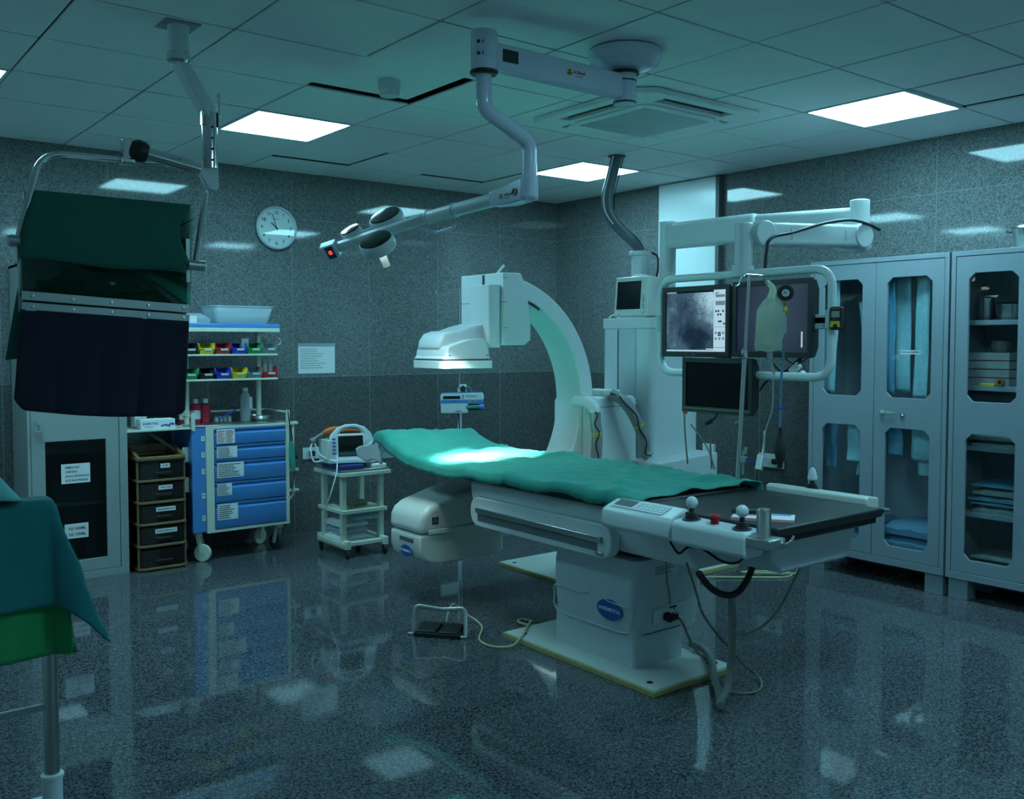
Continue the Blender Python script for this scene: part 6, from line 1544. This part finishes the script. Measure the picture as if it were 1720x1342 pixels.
def strip(zl, zr, h, nm):
    a0, a1 = Vector((-2.568, 1.405, zl)), Vector((-1.932, 1.405, zr))
    o = MB().bar(a0, a1, 0.006, h).build(nm, M['aluminium'], hs, bevel=0.001)
    for k in range(5):
        p = a0.lerp(a1, 0.06 + 0.225 * k)
        MB().lathe([(0.007, 0), (0.006, 0.004), (0.001, 0.005)], p + Vector((0, -0.003, 0)), NY, 12).build('rivet', M['steel'], o)
strip(1.645, 1.607, 0.034, 'clamp_strip'); strip(1.604, 1.567, 0.032, 'clamp_strip')
def wn_(u, v):
    s_ = abs(math.sin(v * math.pi * 4.15 + 0.3)) ** 0.5
    bot = 0.05 * u * (abs(2 * v - 0.9) ** 2.5 * -1 + 0.0)
    return Vector((0.0, -0.014 * u * s_ - 0.01 * u + 0.004 * noise.noise(Vector((u * 4, v * 9, 3))), -0.018 * u * math.sin(math.pi * v) + 0.04 * u * max(0, 1 - v / 0.06) ** 2 + 0.02 * u * max(0, (v - 0.96) / 0.04) ** 2))
quad('navy_apron', [(-2.572, 1.405, 1.592), (-1.935, 1.405, 1.555), (-1.965, 1.40, 1.165), (-2.605, 1.40, 1.215)], 0.008, M['navy'], 20, 60, wn_)

# ---------------------------------------------------------------- draped linen rack at the left edge
tx0, tx1, ty0, ty1, tz = -3.62, -2.69, 0.44, 0.50, 1.0
st_ = thing('linen_rack', 'steel linen rack cut off by the left edge, under green cloths', 'rack', (-3.15, 0.47, 0))
ym = (ty0 + ty1) / 2
for xx in (tx0, tx1):
    lg = MB().cyl((xx, ym, 0.03), (xx, ym, 0.985), 0.0215).build('leg', M['steel'], st_)
    MB().lathe([(0.026, 0.03), (0.028, 0.035), (0.028, 0.165), (0.032, 0.168), (0.032, 0.178), (0.022, 0.182)], (xx, ym, 0)).build('leg_socket', M['white'], lg)
    MB().box(xx - 0.02, xx + 0.02, ym - 0.2, ym + 0.2, 0.0, 0.03).build('foot_bar', M['white'], st_, bevel=0.004)
MB().box(tx0, tx1 - 0.01, ty0 + 0.01, ty1 - 0.01, 0.975, 0.992).build('top_rail', M['steel'], st_, bevel=0.006)
MB().bar((tx0, ym, 0.385), (tx1, ym, 0.385), 0.014, 0.02).build('stretcher', M['steel'], st_)
def hang(over, flare, zt, ph, name, m_, lab, x1=tx1, y0=ty0, y1=ty1, th=0.005, square=False):
    L_ = x1 - tx0 + over; Wd = y1 - y0 + 2 * over
    def f(u, v):
        a = tx0 + L_ * u; c_ = y1 + over - Wd * v
        dx, dy, db = max(0, a - x1), max(0, y0 - c_), max(0, c_ - y1)
        s_ = -1
        if db > 0: dy = db; s_ = 1
        px, py = min(a, x1), min(max(c_, y0), y1)
        dr = (math.hypot(dx, dy) * 0.9 + max(dx, dy) * 0.1 if not square else max(dx, dy)) if dx > 0 and dy > 0 else max(dx, dy)
        wav = 0.014 * dr / over * math.sin((a if dy >= dx else c_ * 3) * 13 + ph)
        k = flare * dr * (1.0 + 1.3 * (min(dx, dy) / max(1e-5, max(dx, dy))))
        q = Vector((dx, s_ * dy, 0)); q = q.normalized() if q.length > 0 else q
        px += q.x * (k + 0.012 * min(1, dr / 0.02)) + (abs(q.x) * wav); py += q.y * (k + 0.012 * min(1, dr / 0.02)) + s_ * abs(q.y) * wav
        return Vector((px, py, zt - max(0, dr - 0.008) + (0.002 * math.sin(a * 17) if dr == 0 else 0)))
    o = MB().sheet(f, 70, 60).build(name, m_, None, solid=th, ang=180)
    return tag(o, lab, 'cloth')
hang(0.45, 0.05, 0.998, 1.0, 'rack_cloth', M['greencloth'], 'bright green cloth hanging below the teal cloth at the left edge', square=True)
hang(0.31, 0.16, 1.008, 2.4, 'rack_cloth', M['teal'], 'dark teal cloth draped over the linen rack at the left edge')
tag(MB().sheet(lambda u, v: Vector((-3.5 + 0.735 * u, 0.40 + 0.14 * v, 1.016 + (0.10 * math.sin(math.pi * v) ** 0.6 + 0.01 * math.sin(u * 15)) * min(1, (1 - u) * 9))), 30, 10).build('folded_gown', M['tealpale'], None, solid=0.006), 'pale teal folded gown lying on the teal cloth at the left edge', 'gown')

# ---------------------------------------------------------------- foot switch
fs_ = thing('foot_switch', 'black double foot switch with a bent steel handle on the floor', 'foot switch', (-0.71, 1.32, 0))
fr = Vector((0.62, -0.785, 0)).normalized(); fb = Vector((0.785, 0.62, 0)).normalized()
FM = basis(fr, fb, (-0.715, 1.345, 0))
MB(FM).box(-0.12, 0.12, -0.06, 0.06, 0.0, 0.022).build('base', M['rubber'], fs_, bevel=0.004)
for q in (-1, 1):
    MB(FM).prism([(-0.055, 0.022), (0.05, 0.022), (0.05, 0.046), (-0.055, 0.030)], 'x', q * 0.057 - 0.05, q * 0.057 + 0.05).build('pedal', M['black'], fs_, bevel=0.004)
MB(FM).box(-0.12, 0.12, 0.045, 0.062, 0.022, 0.044).build('back_cover', M['rubber'], fs_, bevel=0.004)
b = MB(FM); b.tube(arcpts([(-0.135, -0.02, 0.012), (-0.138, 0.02, 0.135), (0.0, 0.03, 0.118), (0.125, 0.03, 0.133), (0.142, -0.03, 0.012)], 0.03, 6), 0.0085, flat=(1.2, 0.5))
b.build('handle', M['aluminium'], fs_)
b = MB(FM)
for q in (-0.135, 0.14): b.box(q - 0.02, q + 0.014, -0.05, -0.015, 0, 0.014)
b.build('foot_lug', M['steel'], fs_, bevel=0.003)
b = MB(); b.tube(curve([(-0.66, 1.37, 0.045), (-0.62, 1.40, 0.10), (-0.56, 1.44, 0.105), (-0.50, 1.44, 0.05), (-0.46, 1.38, 0.012), (-0.50, 1.28, 0.008), (-0.62, 1.14, 0.007), (-0.632, 1.02, 0.007), (-0.56, 0.955, 0.012), (-0.46, 1.0, 0.033), (-0.36, 1.09, 0.034), (-0.275, 1.16, 0.03), (-0.235, 1.21, 0.012), (-0.24, 1.27, 0.01), (-0.29, 1.25, 0.01), (-0.27, 1.14, 0.012), (-0.10, 1.14, 0.012)], 8), 0.0055)
b.build('switch_cord', M['beige'], fs_)

# ---------------------------------------------------------------- cables around the table foot
def cable(name, pts, r, mm, lab, n=8, cat='cable', rf=None):
    o = MB().tube(curve(pts, n), rf or r, n=10).build(name, M[mm], None)
    return tag(o, lab, cat)
cable('corrugated_hose', [(-0.505, -0.15, 0.572), (-0.45, -0.15, 0.515), (-0.38, -0.15, 0.472), (-0.30, -0.15, 0.452), (-0.24, -0.15, 0.47), (-0.19, -0.15, 0.52), (-0.15, -0.15, 0.59)], 0.0135, 'rubber', 'black corrugated hose looping below the table foot', 10, 'hose')
cable('grey_hose', [(-0.285, -0.13, 0.445), (-0.24, -0.10, 0.40), (-0.235, -0.10, 0.28), (-0.244, -0.10, 0.14), (-0.29, -0.12, 0.06), (-0.365, -0.14, 0.022)], 0.0165, 'greycable', 'grey hose dropping from the table foot to the floor', 8, 'hose')
cable('grey_hose', [(0.03, 0.36, 0.06), (0.045, 0.30, 0.048), (0.0, 0.22, 0.046), (-0.10, 0.115, 0.046), (-0.19, 0.03, 0.035), (-0.27, -0.06, 0.024), (-0.385, -0.165, 0.022)], 0.0165, 'greycable', 'grey hose running over the floor plate to the floor outlet', 8, 'hose')
cable('looped_cable', [(-0.44, -0.03, 0.58), (-0.40, -0.05, 0.45), (-0.363, -0.05, 0.365), (-0.27, -0.05, 0.26), (-0.19, -0.05, 0.188), (-0.09, -0.04, 0.10), (0.01, -0.03, 0.03), (-0.01, -0.08, 0.01), (-0.10, -0.13, 0.007), (-0.19, -0.09, 0.007), (-0.21, 0.03, 0.012)], 0.0048, 'olive', 'thin olive cable looping from the table to the floor near the plate corner')
cable('slack_cable', [(0.116, -0.27, 0.69), (0.06, -0.25, 0.60), (-0.02, -0.25, 0.50), (-0.123, -0.25, 0.393), (-0.21, -0.24, 0.335), (-0.29, -0.2, 0.30), (-0.27, -0.13, 0.30)], 0.0048, 'olive', 'thin olive cable slanting down below the table foot to the grey hose')
pl = thing('mains_plug', 'black mains plug and cord in the socket of the table base', 'plug', (-0.19, 0.30, 0.235))
b = MB(); b.cyl((-0.185, 0.312, 0.237), (-0.185, 0.28, 0.235), 0.021).box(-0.185, -0.14, 0.275, 0.31, 0.222, 0.247)
b.build('plug_body', M['rubber'], pl, bevel=0.004)
b = MB(); b.tube(curve([(-0.14, 0.29, 0.235), (-0.11, 0.28, 0.20), (-0.09, 0.27, 0.15), (-0.06, 0.26, 0.09), (-0.03, 0.22, 0.04), (-0.02, 0.16, 0.032), (0.0, 0.19, 0.032), (0.02, 0.24, 0.04)], 8), 0.006)
b.build('plug_cord', M['olive'], pl)
cable('thin_lead', [(-0.178, 0.322, 0.49), (-0.175, 0.315, 0.40), (-0.16, 0.312, 0.33), (-0.16, 0.31, 0.29)], 0.0035, 'greycable', 'thin lead running down the end of the table base')
cable('console_lead', [(-0.49, 0.04, 0.70), (-0.455, 0.03, 0.64), (-0.45, 0.0, 0.615), (-0.452, -0.05, 0.65), (-0.452, -0.12, 0.655), (-0.455, -0.22, 0.625), (-0.46, -0.30, 0.635), (-0.47, -0.36, 0.69)], 0.005, 'rubber', 'black lead sagging below the two table consoles')
cable('post_lead', [(-0.50, -0.44, 0.735), (-0.48, -0.38, 0.70), (-0.40, -0.24, 0.64), (-0.20, -0.16, 0.59)], 0.004, 'rubber', 'black lead from the steel post bracket to the corrugated hose')
cable('floor_cable', [(1.10, 1.20, 0.03), (1.20, 1.26, 0.012), (1.45, 1.08, 0.007), (1.62, 0.96, 0.007), (1.72, 1.02, 0.007), (1.60, 1.16, 0.008), (1.48, 1.20, 0.012), (1.58, 1.06, 0.018), (1.75, 0.98, 0.007), (1.86, 1.08, 0.007), (1.90, 1.22, 0.007), (2.05, 1.35, 0.007)], 0.006, 'beige', 'pale cable lying in loops on the floor beyond the table foot')
cable('socket_lead', [(2.34, 1.70, 0.63), (2.30, 1.72, 0.55), (2.32, 1.76, 0.35), (2.33, 1.74, 0.1), (2.25, 1.7, 0.008)], 0.005, 'greycable', 'grey mains cord hanging from the right wall socket')
bk = MB(); bk.box(1.565, 1.66, 1.70, 1.95, 1.13, 1.15); bk.prism([(1.565, 1.13), (1.565, 1.05), (1.64, 1.13)], 'y', 1.80, 1.83)
tag(bk.build('side_shelf', M['white'], None, bevel=0.003), 'small white shelf bracket on the side of the c-arm column', 'shelf')
# ---------------------------------------------------------------- drip stand with the syringe pump
ds = thing('drip_stand', 'white drip stand with a ringed hook behind the head of the table', 'drip stand', (0.772, 3.3, 0))
MB().cyl((0.772, 3.3, 0.05), (0.772, 3.3, 1.12), 0.0155).build('pole_tube', M['white'], ds)
MB().cyl((0.772, 3.3, 1.12), (0.772, 3.3, 1.875), 0.006).build('inner_rod', M['steel'], ds)
b = MB(); b.cyl((0.772, 3.3, 1.862), (0.665, 3.384, 1.865), 0.004)
b.tube([Vector((0.648, 3.397, 1.842)) + Vector((0.787, -0.617, 0)) * 0.021 * math.cos(R(a)) + Vector((0, 0, 0.021 * math.sin(R(a)))) for a in range(0, 360, 18)], 0.0035, closed=True, n=8)
b.build('hook', M['chrome'], ds)
for k in range(5):
    a = R(72 * k + 20); q = Vector((0.772 + 0.2 * math.cos(a), 3.3 + 0.2 * math.sin(a), 0.055))
    MB().bar((0.772, 3.3, 0.075), q, 0.022, 0.018).build('foot', M['white'], ds, bevel=0.003)
    MB().cyl(q + V(-0.01, 0, -0.03), q + V(0.01, 0, -0.03), 0.025).build('castor', M['rubber'], ds)
sp = thing('syringe_pump', 'white and blue syringe pump clamped on the drip stand', 'syringe pump', (0.75, 3.26, 0.93))
PM = basis((0.787, -0.617, 0.012), Z, (0.755, 3.245, 1.008))
def pb(name, x0, x1, y0, y1, z0, z1, m_, par=sp, bev=0.0):
    return MB(PM).box(x0, x1, y0, y1, z0, z1).build(name, m_, par, bevel=bev)
b = MB(PM); b.prism([(-0.158, -0.075), (0.045, -0.075), (0.045, -0.005), (0.158, -0.005), (0.165, 0.05), (0.155, 0.078), (-0.152, 0.074), (-0.162, 0.06)], 'z', -0.03, 0.02)
hs_ = b.build('housing', M['white'], sp, bevel=0.006, seg=3)
pb('top_edge', -0.15, 0.152, 0.0745, 0.08, -0.03, 0.018, M['blue'])
pb('blue_band', -0.158, 0.16, 0.0, 0.026, 0.0195, 0.0215, M['blue'])
pb('display', -0.14, -0.012, 0.032, 0.055, 0.0195, 0.0215, M['screenoff'])
for xx, c in ((-0.075, 'green'), (-0.045, 'red'), (0.06, 'tape'), (0.08, 'orange'), (0.10, 'tape')): pb('key', xx - 0.008, xx + 0.008, 0.009, 0.018, 0.0215, 0.0228, M[c])
for zz in (0.035, 0.052): pb('key', 0.002, 0.018, zz, zz + 0.008, 0.0195, 0.021, M['inkblue'])
lines(PM @ Vector((0.09, 0.052, 0.0195)), 0.12, 0.02, (0.787, -0.617, 0), Z, M['panelgrey'], sp, 2, off=0.0006, seed=8)
b = MB(PM); b.cyl((0.03, -0.03, 0.012), (0.135, -0.028, 0.012), 0.014); b.build('syringe_barrel', M['drape'], sp)
b = MB(PM); b.cyl((0.132, -0.028, 0.012), (0.165, -0.027, 0.012), 0.019); b.build('syringe_clamp', M['blue'], sp)
pb('warning_stripe', -0.05, -0.005, -0.062, -0.056, 0.0195, 0.021, M['redpaper'])
pb('syringe_slot', 0.046, 0.155, -0.055, -0.006, -0.028, -0.01, M['panelgrey'])
b = MB(PM); b.prism([(0.028 * math.cos(R(a)) * (1 if k % 2 == 0 else 0.72) + 0.01, 0.108 + 0.028 * math.sin(R(a)) * (1 if k % 2 == 0 else 0.72)) for k, a in enumerate(range(90, 450, 36))], 'z', 0.0, 0.022)
b.build('clamp_knob', M['black'], sp, bevel=0.003)
b = MB(PM); b.box(-0.02, 0.035, 0.078, 0.14, -0.03, 0.0); b.build('clamp_block', M['white'], sp, bevel=0.005)
b = MB(PM)
b.tube(curve([(0.035, 0.13, 0), (0.06, 0.115, 0.0), (0.075, 0.08, 0)], 6), 0.0025, n=6)
b.tube(curve([(-0.13, -0.075, 0.01), (-0.12, -0.10, 0.012), (-0.10, -0.10, 0.012), (-0.095, -0.075, 0.01)], 6), 0.002, n=6)
b.build('infusion_line', M['cleartube'], sp)
o = MB().tube(curve([(0.74, 3.27, 0.93), (0.72, 3.22, 0.75), (0.735, 3.24, 0.55), (0.76, 3.28, 0.35)], 8), 0.005).build('pump_cord', M['rubber'], sp)
